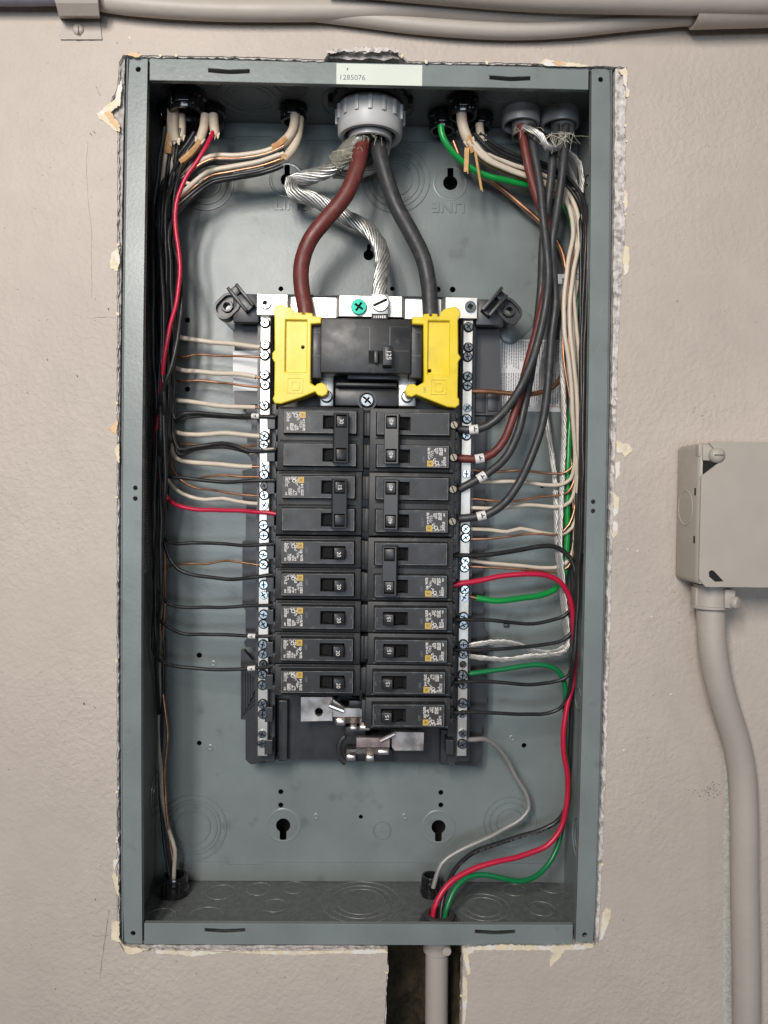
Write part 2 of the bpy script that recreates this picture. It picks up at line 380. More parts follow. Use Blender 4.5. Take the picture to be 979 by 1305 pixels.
cav = MB().box(-460, 460, 125, 130, ZB, 520).box(-460, -455, 10, 125, ZB, 520).box(455, 460, 10, 125, ZB, 520).box(-455, 455, 10, 125, 515, 520).box(-455, 455, 10, 125, ZB, ZB + 5)  # dark box added behind the wall to keep light out
tag(cav.build('cavity_dark_box', 'cavity', smooth=0), kind='structure')

# broken paint, torn paper and cracks round the opening
def chip(cx, cy, pts, material, name, h=0.5, rag=1.0):
    out = []
    P = [V((cx + x, cy + y)) for x, y in pts]; n = len(P)
    for i in range(n):
        a, b_ = P[i], P[(i + 1) % n]; k = max(2, int((b_ - a).length / 2.2))
        for j in range(k):
            q = a.lerp(b_, j / k); q += V((noise.noise(V((q.x * 0.5, q.y * 0.5, 1.7))), noise.noise(V((q.x * 0.5, q.y * 0.5, 8.7))))) * rag
            out.append(q)
    o = [at(q.x, q.y, WY - h) for q in out]
    return MB().plate([(p.x, p.z) for p in o], [], WY - h, WY + 0.3).build(name, material, wall, smooth=0)
chip(0, 0, [(156, 100), (150, 112), (147, 126), (139, 132), (131, 140), (123, 145), (127, 152), (136, 157), (145, 166), (152, 168), (153, 158), (146, 150), (140, 144), (146, 138), (153, 134)], 'chip_cream', 'paint_chip', 0.7, 2.2)
chip(0, 0, [(133, 143), (141, 141), (146, 150), (152, 160), (150, 166), (141, 156)], 'chip_paper', 'torn_paper', 0.9, 1.6)
chip(0, 0, [(151, 316), (143, 322), (140, 335), (142, 343), (150, 346), (153, 330)], 'chip_cream', 'paint_chip', 0.6, 1.8)
chip(0, 0, [(150, 536), (144, 542), (137, 546), (143, 551), (149, 553)], 'chip_paper', 'torn_paper', 0.6, 1.4)
chip(0, 0, [(152, 565), (146, 572), (150, 590), (152, 590)], 'chip_cream', 'paint_chip', 0.5, 1.5)
chip(0, 0, [(151, 1095), (144, 1097), (145, 1108), (150, 1118), (152, 1142), (149, 1140), (143, 1117)], 'chip_cream', 'paint_chip', 0.5, 1.4)
chip(0, 0, [(152, 1174), (142, 1175), (142, 1198), (154, 1201), (160, 1212), (163, 1217), (172, 1216), (190, 1210), (158, 1206), (152, 1196)], 'chip_cream', 'paint_chip', 0.6, 1.6)
chip(0, 0, [(198, 1211), (240, 1212), (262, 1212), (285, 1214), (260, 1217), (244, 1219), (225, 1216), (200, 1216)], 'chip_cream', 'paint_chip', 0.4, 1.4)
chip(0, 0, [(290, 1213), (340, 1212), (400, 1212), (440, 1211), (490, 1210), (494, 1214), (470, 1216), (430, 1215), (380, 1217), (330, 1216)], 'chip_cream', 'paint_chip', 0.4, 1.4)
chip(0, 0, [(590, 1208), (640, 1204), (700, 1206), (757, 1203), (755, 1208), (730, 1211), (720, 1211), (712, 1222), (702, 1232), (700, 1226), (706, 1215), (700, 1211), (650, 1211), (605, 1211), (597, 1218), (600, 1240), (596, 1243), (592, 1225)], 'chip_cream', 'paint_chip', 0.6, 1.8)
chip(0, 0, [(764, 1200), (766, 1185), (768, 1164), (773, 1157), (779, 1160), (778, 1170), (771, 1190), (768, 1197)], 'chip_cream', 'paint_chip', 0.8, 1.4)
chip(0, 0, [(590, 1244), (595, 1246), (596, 1268), (593, 1300), (590, 1310)], 'chip_cream', 'paint_chip', 0.4, 1.4)
chip(0, 0, [(796, 312), (802, 316), (803, 330), (801, 347), (796, 352), (794, 330)], 'chip_cream', 'paint_chip', 0.7, 1.6)
chip(0, 0, [(795, 240), (800, 246), (800, 262), (796, 270)], 'chip_cream', 'paint_chip', 0.5, 1.2)
chip(0, 0, [(798, 110), (803, 116), (802, 122), (798, 124)], 'chip_cream', 'paint_chip', 0.5, 1.2)
chip(0, 0, [(786, 560), (794, 566), (800, 565), (807, 573), (797, 583), (793, 577), (786, 576)], 'chip_cream', 'paint_chip', 0.9, 1.2)
chip(0, 0, [(784, 590), (790, 588), (790, 606), (785, 612)], 'chip_cream', 'paint_chip', 0.6, 1.2)
chip(0, 0, [(782, 628), (789, 634), (788, 654), (782, 660)], 'chip_cream', 'paint_chip', 0.5, 1.4)
chip(0, 0, [(781, 664), (788, 666), (787, 680), (781, 688)], 'chip_cream', 'paint_chip', 0.5, 1.4)
chip(0, 0, [(688, 81), (694, 75), (712, 79), (730, 80), (752, 84), (740, 85), (700, 84)], 'chip_cream', 'paint_chip', 0.5, 1.4)
chip(0, 0, [(702, 79), (712, 77), (722, 81), (712, 84)], 'chip_paper', 'torn_paper', 0.8, 1.2)
chip(0, 0, [(788, 90), (797, 86), (800, 92), (799, 112), (795, 108), (794, 96)], 'chip_cream', 'paint_chip', 0.4, 1.4)
chip(0, 0, [(160, 70), (170, 66), (182, 70), (175, 73)], 'chip_paper', 'torn_paper', 0.4, 1.2)
chip(0, 0, [(413, 66), (425, 61), (445, 63), (460, 60), (490, 60), (506, 63), (510, 68), (498, 65), (470, 66), (440, 65), (420, 68)], 'gypsum', 'paint_chip', 0.4, 3.0)
for k in range(34):                                        # small flakes along the cut
    i = rnd.randrange(len(edge_px)); x, y = edge_px[i]
    if y > 1300: continue
    r_ = rnd.uniform(0.8, 2.4); chip(x, y, [(math.cos(a) * r_ * rnd.uniform(.6, 1.3), math.sin(a) * r_ * rnd.uniform(.6, 1.6)) for a in [j * 1.05 for j in range(6)]], 'chip_cream', 'paint_chip', rnd.uniform(.2, .6), 0.8)
for x, y in ((165, 48), (812, 702), (830, 786), (800, 700), (855, 885), (795, 956)):
    r_ = 1.2; chip(x, y, [(math.cos(a) * r_ * rnd.uniform(.6, 1.8), math.sin(a) * r_ * rnd.uniform(.5, 1.2)) for a in [j * 1.05 for j in range(6)]], 'sleeve_white', 'paint_chip', 0.25, 0.5)
def crack(pts, wd=0.5):
    P = []
    for i in range(len(pts) - 1):
        for k in range(5):
            t = k / 5; P.append((pts[i][0] * (1 - t) + pts[i + 1][0] * t + rnd.uniform(-.5, .5), pts[i][1] * (1 - t) + pts[i + 1][1] * t + rnd.uniform(-.5, .5)))
    b_ = MB(); q = [at(x, y, WY - 0.06) for x, y in P]
    b_.tube(q, [wd * 0.5 * rnd.uniform(.3, 1) for _ in q], 5).build('crack', 'crack', wall)
crack([(139, 1160), (136, 1185), (132, 1210), (129, 1232), (128, 1250)], 0.55); crack([(118, 1193), (128, 1193), (141, 1192)], 0.4)
crack([(112, 180), (110, 210), (112, 250), (117, 300), (117, 400)], 0.25); crack([(75, 45), (100, 52), (129, 51)], 0.5)
crack([(118, 405), (135, 404), (148, 405)], 0.3); crack([(122, 110), (126, 118), (129, 123)], 0.5)
for x, y in ((106, 895), (60, 457), (98, 478), (35, 500), (120, 900), (121, 1145), (138, 393), (115, 170), (120, 168)): crack([(x, y), (x + 2, y + 3)], 1.0 if y != 895 else 1.6)
for k in range(46):                                        # scuffs beside the conduit and by the joint box
    x, y = rnd.gauss(903, 11), rnd.gauss(1008, 7); crack([(x, y), (x + rnd.uniform(-3, 3), y + rnd.uniform(-1.5, 1.5))], 0.5)
for k in range(14):
    x, y = rnd.gauss(896, 14), rnd.gauss(527, 6); crack([(x, y), (x + rnd.uniform(-2, 2), y + rnd.uniform(-1, 1))], 0.4)
# bare strip of older paint beside the right-hand conduit
sp_ = [(920, 945), (924, 960), (928, 1000), (930, 1030), (931, 1080), (933, 1200), (934, 1330), (921, 1330), (922, 1200), (922, 1080), (923, 1030), (924, 1000)]
q = [at(x, y, WY - 0.25) for x, y in sp_]
MB().plate([(p.x, p.z) for p in q], [], WY - 0.25, WY + .2).build('bare_strip', 'bare_strip', wall, smooth=0)

# insulation in the cavity below the box
b_ = MB(); bmesh.ops.create_grid(b_.bm, x_segments=70, y_segments=110, size=0.5)
p0 = at(470, 1195, 70); p1 = at(615, 1430, 70)
for v in b_.bm.verts:
    x = p0.x + (v.co.x + .5) * (p1.x - p0.x); z = p1.z + (v.co.y + .5) * (p0.z - p1.z)
    n_ = noise.noise(V((x * .03, z * .03, 2))) * 14 + noise.noise(V((x * .12, z * .07, 4))) * 7 + noise.noise(V((x * .45, z * .3, 6))) * 3
    bulge = 44 * math.exp(-((x - at(583, 1260, 60).x) / 13) ** 2) + 12 * math.exp(-((z - at(540, 1305, 60).z) / 20) ** 2)
    v.co = V((x, 104 - bulge + n_, z))
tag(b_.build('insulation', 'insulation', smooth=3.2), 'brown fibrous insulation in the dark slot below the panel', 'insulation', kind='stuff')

# ------------------------------------------------------------------ the enclosure
D = 93.0
panel = tag(empty('panel_enclosure', (0, 0, -H)), 'open grey painted steel breaker panel box set into the wall', 'panel box')
def P_(o): o.parent = panel; o.matrix_parent_inverse = Matrix.Translation(V((0, 0, H)) * S); return o
def pos(px, py, y): p = at(px, py, y); return p.x, p.z
holes = []
kh = []
for (x, y, r, sl, sw, u_) in ((574, 233, 6.3, 12, 2.6, 1), (366, 229, 5.6, 11, 2.4, 1), (470, 325, 4.6, 8, 1.6, 1), (361, 1052, 6.3, 11, 3.0, -1), (559, 1054, 6.3, 11, 3.0, -1)):
    cx, cz = pos(x, y, D); holes.append(keyhole(cx, cz, r, sl, sw, u_)); kh.append((cx, cz, r))
dots = [(358, 368, 2.2), (378, 368, 2.2), (558, 369, 2.6), (577, 369, 2.6), (239, 408, 2.4), (239, 496, 2.4), (254, 835, 2.4), (254, 947, 2.2), (358, 1009, 2.3), (358, 1026, 2.3), (562, 1010, 2.3), (562, 1026, 2.3), (460, 1041, 1.9), (668, 950, 2.2), (691, 619, 2.2), (672, 727, 2.2), (648, 794, 2.2), (500, 368, 2)]
for x, y, r in dots:
    cx, cz = pos(x, y, D); holes.append(circ(cx, cz, r, 12))
P_(MB().plate(rect(-W - 1, W + 1, -H + 1, H - 1), holes, D, D + 1.4).build('back_panel', 'panel_grey', smooth=0))
# side walls follow the slight bow of the front edges
def side(sgn):
    b_ = MB(); n = 24; g = []
    for i in range(n + 1):
        z = -H + 1.2 + (2 * H - 2.4) * i / n; x = sgn * bow(z) 
        g.append([b_.bm.verts.new((x, 0.8, z)), b_.bm.verts.new((x * 0.2 + sgn * W * 0.8, D - 0.2, z)), b_.bm.verts.new((x * 0.2 + sgn * (W * 0.8 - 1.3), D - 0.2, z)), b_.bm.verts.new((x - sgn * 1.3, 0.8, z))])
    for i in range(n):
        for k in range(4): b_.bm.faces.new((g[i][k], g[i][(k + 1) % 4], g[i + 1][(k + 1) % 4], g[i + 1][k]))
    return P_(b_.build('side_wall', 'panel_grey', smooth=0.5))
side(-1); side(1)
P_(MB().box(-W + .5, W - .5, 0.9, D - .3, H - 1.3, H).build('top_wall', 'panel_grey', smooth=0))
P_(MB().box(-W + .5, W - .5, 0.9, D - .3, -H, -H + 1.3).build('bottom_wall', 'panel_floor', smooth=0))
# front rails: side rails run full height, with a rounded outer bend
def rail(sgn):
    b_ = MB(); n = 26; Wd = 16.0
    hz = ([H - 8, -H + 8] + ([14, 6] if sgn < 0 else [8, 1]))
    out = []; 
    zs = [-H + 2 * H * i / n for i in range(n + 1)]
    o_ = [(sgn * (bow(z) - 1.6), z) for z in zs]; i_ = [(sgn * (bow(z) - Wd), z) for z in zs[::-1]]
    c1 = [(sgn * (bow(H) - 6), H)]
    outline = o_[1:-1] ; outline = [(sgn * (bow(-H) - 5), -H)] + [(sgn * (bow(-H) - 2.2), -H + 2.5)] + outline + [(sgn * (bow(H) - 2.2), H - 2.5), (sgn * (bow(H) - 5), H)] + i_
    hs = []
    for k, z in enumerate(hz):
        cx = sgn * (bow(z) - 9 - (2 if k > 1 else 0)); hs.append(circ(cx, z, 1.9 if k < 2 else 1.7, 12))
    b_.plate(outline, hs, -0.4, 0.9, cham=0.25)
    # rolled outer edge and turned-in inner lip
    for x_off, y0, y1 in ((0.0, 0, 0),):
        ring = []
        for z in zs:
            x = sgn * bow(z); ring.append([b_.bm.verts.new((x - sgn * 1.55, -0.4, z)), b_.bm.verts.new((x - sgn * 0.6, -0.05, z)), b_.bm.verts.new((x - sgn * 0.1, 0.7, z)), b_.bm.verts.new((x + 0, 1.8, z)), b_.bm.verts.new((x - sgn * 1.2, 1.8, z))])
        for i in range(n):
            for k in range(4): b_.bm.faces.new((ring[i][k], ring[i][k + 1], ring[i + 1][k + 1], ring[i + 1][k]))
    for z0, z1 in zip(zs[:-1], zs[1:]):
        xa, xb = sgn * (bow(z0) - Wd), sgn * (bow(z1) - Wd)
        b_.quad([(xa, -0.4, z0), (xb, -0.4, z1), (xb, 5.0, z1), (xa, 5.0, z0)]); b_.quad([(xa + sgn * .9, -0.3, z0), (xb + sgn * .9, -0.3, z1), (xb + sgn * .9, 5.0, z1), (xa + sgn * .9, 5.0, z0)])
    return P_(b_.build('side_rail', 'panel_grey', smooth=0.7))
rail(-1); rail(1)
def lip(top):
    s_ = 1 if top else -1; z_o = s_ * H; Wd = 16.0
    x0, x1 = -W + 17.4, W - 18.2
    hs = []
    for px, py in (((292, 91), (650, 100)) if top else ((287, 1186), (631, 1188))):
        cx, cz = pos(px, py, -0.6); e = 15.3
        hs.append([(cx - e, cz - 1.0), (cx - 6, cz - 1.7), (cx, cz - 2.0), (cx + 6, cz - 1.7), (cx + e, cz - 1.0), (cx + e, cz + 1.9), (cx + 5, cz + 1.4), (cx, cz + 1.1), (cx - 5, cz + 1.4), (cx - e, cz + 1.9)])
    b_ = MB(); zi = z_o - s_ * Wd
    b_.plate([(x0, min(z_o, zi)), (x1, min(z_o, zi)), (x1, max(z_o, zi)), (x0, max(z_o, zi))], hs, -0.9, 0.5, cham=0.3)
    b_.box(x0, x1, 0.5, 3.2, min(zi, zi + s_ * 1.2), max(zi, zi + s_ * 1.2))
    return P_(b_.build('front_lip', 'panel_grey', smooth=0))
lip(True); lip(False)
# folded flanges of the top and bottom walls on the back sheet
for (ya, yb, sgn) in ((158, 181, 1), (1099, 1121, -1)):
    z0 = pos(489, yb, D)[1]; z1 = H - 2.0
    if sgn < 0: z0 = -H + 2.0; z1 = pos(489, ya, D)[1]
    zz = z0 if sgn > 0 else z1
    xs = [(-W + 14, 0), (-118, 0), (-117, 2.2), (-86, 2.2), (-85, 0), (W - 14, 0)]
    o_ = [(x, zz + sgn * d) for x, d in xs]; e_ = [(W - 14, H - 2 if sgn > 0 else -H + 2), (-W + 14, H - 2 if sgn > 0 else -H + 2)]
    P_(MB().plate(o_ + e_, [], D - 0.9, D - 0.05).build('back_flange', 'panel_grey', smooth=0))
# pressed knockouts: concentric grooves and rims
def rings(name, c, axis, radii, w_=0.7, hgt=0.55, mt='emboss'):
    b_ = MB()
    for r in radii: b_.lathe([(r - w_, -0.15), (r - w_ * .4, hgt), (r + w_ * .4, hgt), (r + w_, -0.15)], c, axis, 44)
    return P_(b_.build(name, mt, smooth=1.0))
for x, y, rr in ((246, 1054, (15, 21, 24, 29)), (505, 228, (14, 20, 24, 29)), (262, 232, (13, 19, 24)), (650, 1048, (12, 18, 23)), (487, 1058, (7.5,))):
    p = at(x, y, D); rings('knockout', p, (0, -1, 0), rr, 0.9, 0.8)
for x, y, rr in ((320, 124, (15, 20, 27)), (373, 113, (12,)), (470, 132, (30, 38)), (582, 118, (13,)), (640, 118, (14,)), (705, 122, (14,))):
    p = onz(x, y, H - 1.3); rings('knockout', p, (0, 0, -1), rr)
for x, y, rr in ((281, 1137, (12,)), (330, 1133, (10.5,)), (375, 1131, (10,)), (350, 1154, (10,)), (262, 1168, (14,)), (205, 1168, (12,)), (460, 1149, (20, 26, 33)), (617, 1156, (15, 21)), (655, 1134, (10,)), (703, 1130, (11,)), (690, 1158, (11,))):
    p = onz(x, y, -H + 1.3); rings('knockout', p, (0, 0, 1), rr, mt='floor_rim', w_=0.5, hgt=0.4)
for x, y, rr, in ((737, 1070, (10, 17)), (737, 890, (9,)), (747, 250, (10, 17))):
    p = onx(x, y, W - 1.6); rings('knockout', p, (-1, 0, 0), rr)
for x, y in ((205, 260), (200, 1010)):
    p = onx(x, y, -W + 1.6); rings('knockout', p, (1, 0, 0), (11, 18))
for (cx, cz, r) in kh:                                     # dished rims round the keyholes
    if r > 5:
        P_(MB().lathe([(15.5, -0.1), (14.6, 0.55), (13.4, 0.2), (12.8, 0.15)], (cx, D, cz), (0, -1, 0), 40).build('keyhole_rim', 'emboss', smooth=1.2))
for x, y in ((272, 846), (268, 953), (653, 941), (403, 1041), (516, 1041)):   # pierced dimples
    p = at(x, y, D); P_(MB().lathe([(3.4, -0.1), (2.4, 0.5), (1.4, 0.5), (0.8, 0.1), (0, 0.1)], p, (0, -1, 0), 16).build('dimple', 'emboss', smooth=1.2))
for x, y, sg in ((297, 398, -1), (660, 412, 1)):           # pressed offsets behind the mounting ears
    p = at(x - sg * 2, y + 6, D); b_ = MB()
    d_ = V((-sg * 0.72, 0, -0.70)) * 9
    b_.tube([p - d_ * 1.9, p - d_ * 1.75, p - d_ * 1.4, p - d_ * 1.0, p + d_ * 1.0, p + d_ * 1.4, p + d_ * 1.75, p + d_ * 1.9], [1, 5, 8.5, 9.6, 9.6, 8.5, 5, 1], 24)
    for v in b_.bm.verts: v.co.y = D + (v.co.y - D) * 0.16
    P_(b_.build('pressed_pad', 'emboss', smooth=2))
for x, y, a in ((371, 262, 0), (572, 264, math.pi)):
    p = at(x, y, D); P_(text('embossed_letters', 'LINE', 12.5, (p.x, D - 0.12, p.z), 'emboss', None, a, 0.55, 0.22, sx=1.15))
# earth mark in a ring
p = at(487, 1058, D); P_(MB().box(p.x - .35, p.x + .35, D - .35, D + .1, p.z - 1, p.z + 5).box(p.x - 4.4, p.x + 4.4, D - .3, D + .1, p.z - 1.6, p.z - 1).build('earth_mark', 'emboss'))
for sg, px, py, z0, z1 in ((-1, 0, 0, -55, 165), (1, 0, 0, -35, 145)):          # printed strips on the side walls
    x = sg * (W - 1.55 + 0.9); b_ = MB()
    b_.box(min(x, x - sg * .7), max(x, x - sg * .7), 42, 62, z0, z1)
    P_(b_.build('printed_strip', 'grey_sticker'))
    b2 = MB()
    for k in range(90):
        z = z0 + 4 + (z1 - z0 - 8) * k / 90
        for yy in range(4):
            if rnd.random() < .8: b2.box(min(x - sg * .7, x - sg * .8), max(x - sg * .7, x - sg * .8), 44 + yy * 4.5, 44 + yy * 4.5 + rnd.uniform(1.5, 3.6), z, z + 1.1)
    P_(b2.build('small_print', 'print_grey', smooth=0))
# fine scratches and rubbed marks on the paint
mat('scuff', (0.27, 0.295, 0.29), 0.45, var=0.3, vscale=200)
r2 = random.Random(21); b_ = MB()
for k in range(90):
    if k < 60: x, z, yy = r2.uniform(-150, 150), r2.uniform(-310, 300), D + .02
    else: x, z, yy = r2.choice((-1, 1)) * r2.uniform(168, 178), r2.uniform(-320, 320), -0.38
    a = r2.gauss(1.4, .7) if yy < 0 else r2.uniform(0, 3.14); l = r2.uniform(1.5, 9) * (.5 if yy < 0 else 1); c = r2.uniform(-.12, .12)
    p = V((x, yy, z)); d_ = V((math.cos(a), 0, math.sin(a))); n_ = V((-d_.z, 0, d_.x))
    b_.tube([p - d_ * l, p - d_ * l * .4 + n_ * c * l, p + d_ * l * .3 + n_ * c * l, p + d_ * l], [.04, .10, .09, .03], 4)
P_(b_.build('scratches', 'scuff', smooth=1))
# inventory sticker on the top lip (number only)
p0, p1 = at(429, 81, -0.95), at(538, 108.5, -0.95)
st = MB().plate(rect(p0.x, p1.x, H - 16.0, H - 0.8), [], -1.05, -0.92).build('number_sticker', 'sticker_green', smooth=0); P_(st)
p = at(449, 99, -1.1); t_ = text('sticker_number', '1285076', 5.4, (p.x, -1.1, p.z), 'print_grey', None, math.radians(0), 0.02, sx=1.05); P_(t_)
p = at(443, 88, -1.1); P_(MB().box(p.x - .5, p.x + .5, -1.1, -1.04, p.z - .9, p.z + .9).build('sticker_dot', 'print_grey'))

# ------------------------------------------------------------------ interior: plastic base, neutral bars, bus bars
inter = tag(empty('breaker_base', at(460, 975, 80)), 'black plastic breaker base with neutral bars and bus bars inside the panel', 'breaker base')
IOFF = Matrix.Translation(-V(inter.location))
def I_(o, parent=None):
    o.parent = parent or inter
    if parent is None: o.matrix_parent_inverse = IOFF
    return o
def pxrect(x0, y0, x1, y1, d):
    a, c = at(x0, y0, d), at(x1, y1, d); return a.x, c.x, c.z, a.z
def pxbox(b_, x0, y0, x1, y1, ya, yb, bev=0):
    xa, xb, za, zb = pxrect(x0, y0, x1, y1, ya); b_.box(min(xa, xb), max(xa, xb), ya, yb, min(za, zb), max(za, zb), bev); return b_
def pxplate(b_, pts, ya, yb, holes=(), cham=0.0):
    q = [at(x, y, ya) for x, y in pts]; b_.plate([(p.x, p.z) for p in q], [[(at(x, y, ya).x, at(x, y, ya).z) for x, y in h] for h in holes], ya, yb, cham=cham); return b_
# centre spine
b_ = MB(); pxplate(b_, [(343, 402), (590, 402), (583, 962), (580, 972), (430, 970), (428, 968), (339, 968)], 74, 84); I_(b_.build('spine', 'black_plastic', smooth=0))
# side wings under the bars
b_ = MB(); pxplate(b_, [(299, 411), (350, 411), (350, 515), (299, 515)], 72, 78); I_(b_.build('wing', 'base_grey', smooth=0))
b_ = MB(); pxplate(b_, [(314, 519), (350, 519), (348, 700), (346, 825), (313, 825), (311, 818), (316, 812), (313, 806), (313, 778), (309, 772), (309, 690), (313, 688), (314, 640), (309, 636), (309, 600), (319, 597), (321, 590), (319, 583), (315, 580), (315, 552), (320, 549), (321, 541), (318, 537), (314, 534)], 73, 80); I_(b_.build('wing', 'black_plastic', smooth=0))
b_ = MB(); pxplate(b_, [(307, 829), (311, 829), (322, 842), (346, 842), (345, 972), (319, 974), (313, 968), (313, 917), (307, 917)], 72, 80); I_(b_.build('wing', 'black_plastic', smooth=0))
b_ = MB()
for k in range(5):
    pts = [(309 + k * 3.2, 850 + k * 3), (309 + k * 3.2, 912 - k * 6)]
    b_.tube([at(pts[0][0], pts[0][1], 71.6), at(pts[1][0], pts[1][1], 71.6), at(329, 893 - k * 6, 71.6)], 0.7, 6)
I_(b_.build('wing_rib', 'base_grey'))
b_ = MB(); pxplate(b_, [(580, 407), (637, 407), (637, 526), (630, 529), (580, 529)], 72, 78); I_(b_.build('wing', 'base_grey', smooth=0))
b_ = MB(); pxplate(b_, [(580, 531), (619, 531), (618, 640), (622, 642), (621, 700), (616, 704), (616, 800), (622, 806), (620, 914), (615, 919), (613, 970), (608, 976), (580, 975)], 73, 80); I_(b_.build('wing', 'black_plastic', smooth=0))
b_ = MB(); pxbox(b_, 605, 497, 619, 526, 70.5, 73, .6); pxbox(b_, 622, 499, 635, 524, 70.5, 73, .6); pxbox(b_, 301, 516, 331, 519, 70.5, 74); I_(b_.build('wing_block', 'base_grey'))
# rails that carry the breakers
for xs in ((343, 352, 339, 350), (576, 588, 570, 582)):
    b_ = MB(); pxplate(b_, [(xs[0], 515), (xs[1], 515), (xs[3], 972), (xs[2], 972)], 56, 75); I_(b_.build('breaker_rail', 'black_plastic', smooth=0))
    b_ = MB()
    for k in range(11):
        t = (535 + k * 41.5 - 515) / 457; xa = xs[0] + (xs[2] - xs[0]) * t; pxbox(b_, xa - 2, 528 + k * 41.5, xa + 8, 547 + k * 41.5, 47, 60, 0.5)
    I_(b_.build('rail_hook', 'black_plastic', smooth=0))
b_ = MB(); pxbox(b_, 355, 893, 366, 970, 66, 75, .6); pxbox(b_, 562, 930, 572, 975, 62, 75, .6); pxbox(b_, 462, 515, 470, 905, 50, 74, 1); I_(b_.build('rib', 'black_plastic', smooth=0))
# end of the base: bus stabs
def slant(b_, x0, x1, ya, yb, da, db, th=2.2):
    P = [at(x0, ya, da), at(x1, ya, da), at(x1, yb, db), at(x0, yb, db)]; f = [b_.bm.verts.new(p) for p in P]; k_ = [b_.bm.verts.new(p + V((0, th, 0))) for p in P]
    b_.bm.faces.new(f); b_.bm.faces.new(k_[::-1])
    for e in range(4): b_.bm.faces.new((f[e], k_[e], k_[(e + 1) % 4], f[(e + 1) % 4]))
hc = [[(406.5 + 5.2 * math.cos(a * .524), 907.5 + 5.2 * math.sin(a * .524)) for a in range(12)]]
b_ = MB(); pxplate(b_, [(383, 888), (424, 888), (424, 919), (383, 920)], 52, 58, hc, 0.4); pxplate(b_, [(424, 890), (440, 902), (464, 902), (464, 914), (424, 914)], 50, 55, cham=0.4); I_(b_.build('bus_bar', 'tin_bus', smooth=0.3))
b_ = MB(); slant(b_, 427, 464, 914.6, 922, 49.5, 57); pxbox(b_, 428, 917, 440, 925.5, 46, 60, 1.4); pxbox(b_, 446, 926, 455, 931.5, 50, 62, 1.2); pxbox(b_, 458, 925, 472, 931.5, 50, 62, 1.2); I_(b_.build('bus_stab', 'tin_bus', smooth=0.5))
b_ = MB(); pxplate(b_, [(499, 932), (541, 933), (540, 957), (503, 957), (499, 952)], 52, 58, (), 0.4); I_(b_.build('bus_bar', 'tin_bus', smooth=0.3))
b_ = MB(); pxplate(b_, [(454, 940), (497, 940), (497, 953), (454, 953)], 47, 52, (), 0.4); slant(b_, 454, 496, 953.5, 961, 47.5, 57); I_(b_.build('bus_bar', 'tin_bus', smooth=0.3))
b_ = MB()
for x0, y0, x1, y1 in ((441, 962, 453.5, 970.5), (466, 963, 477, 971.5), (481, 956, 496, 963)): pxbox(b_, x0, y0, x1, y1, 50, 62, 1.4)
I_(b_.build('bus_stab', 'tin_bus', smooth=0.5))
b_ = MB(); pxbox(b_, 440, 926, 466, 939, 58, 70, .8); pxbox(b_, 441, 955, 500, 968, 60, 72, .8); I_(b_.build('bus_seat', 'black_plastic'))
for x0, y0, x1, y1 in ((420, 899, 438, 906), (485, 944, 503, 935)):
    b_ = MB(); b_.tube([at(x0, y0, 45), at(x1, y1, 45)], 2.0, 10); I_(b_.build('bus_rib', 'tin_bus'))
b_ = MB(); q = [at(444 + 12 * math.cos(a), 955 + 18 * math.sin(a), 52) for a in [math.radians(d) for d in range(250, 100, -12)]]; b_.tube(q, 2.4, 8); b_.lathe([(5.2, 0), (5.2, 3), (4.2, 4)], at(406.5, 907.5, 58), (0, -1, 0), 20); I_(b_.build('bus_shield', 'black_plastic'))
b_ = MB(); b_.lathe([(9, 0), (9, 5), (7, 6), (6.2, 5), (6.2, 0)], at(441, 897, 60), (0, -1, 0), 24); pxbox(b_, 445, 893, 462, 903, 48, 60, .5); I_(b_.build('bus_shield', 'black_plastic'))
# top cross-bar with joggles, bonding screw, neutral lug
b_ = MB(); zt = at(470, 378, 46).z; zb = at(470, 404, 46).z
prof = [(328, 44), (366, 44), (370, 50), (428, 50), (433, 44), (512, 44), (517, 50), (563, 50), (568, 44), (608, 44)]
g = []
for x, d in prof:
    xx = at(x, 390, 44).x; g.append([b_.bm.verts.new((xx, d, zb)), b_.bm.verts.new((xx, d, zt)), b_.bm.verts.new((xx, d + 3, zt)), b_.bm.verts.new((xx, d + 3, zb))])
for i in range(len(g) - 1):
    for k in range(4): b_.bm.faces.new((g[i][k], g[i][(k + 1) % 4], g[i + 1][(k + 1) % 4], g[i + 1][k]))
b_.bm.faces.new(g[0]); b_.bm.faces.new(g[-1][::-1])
cross = b_.build('cross_bar', 'aluminium', smooth=0); I_(cross)
b_ = MB(); pxbox(b_, 330, 374, 606, 381, 47.5, 74, 0.6); I_(b_.build('cross_support', 'black_plastic'))
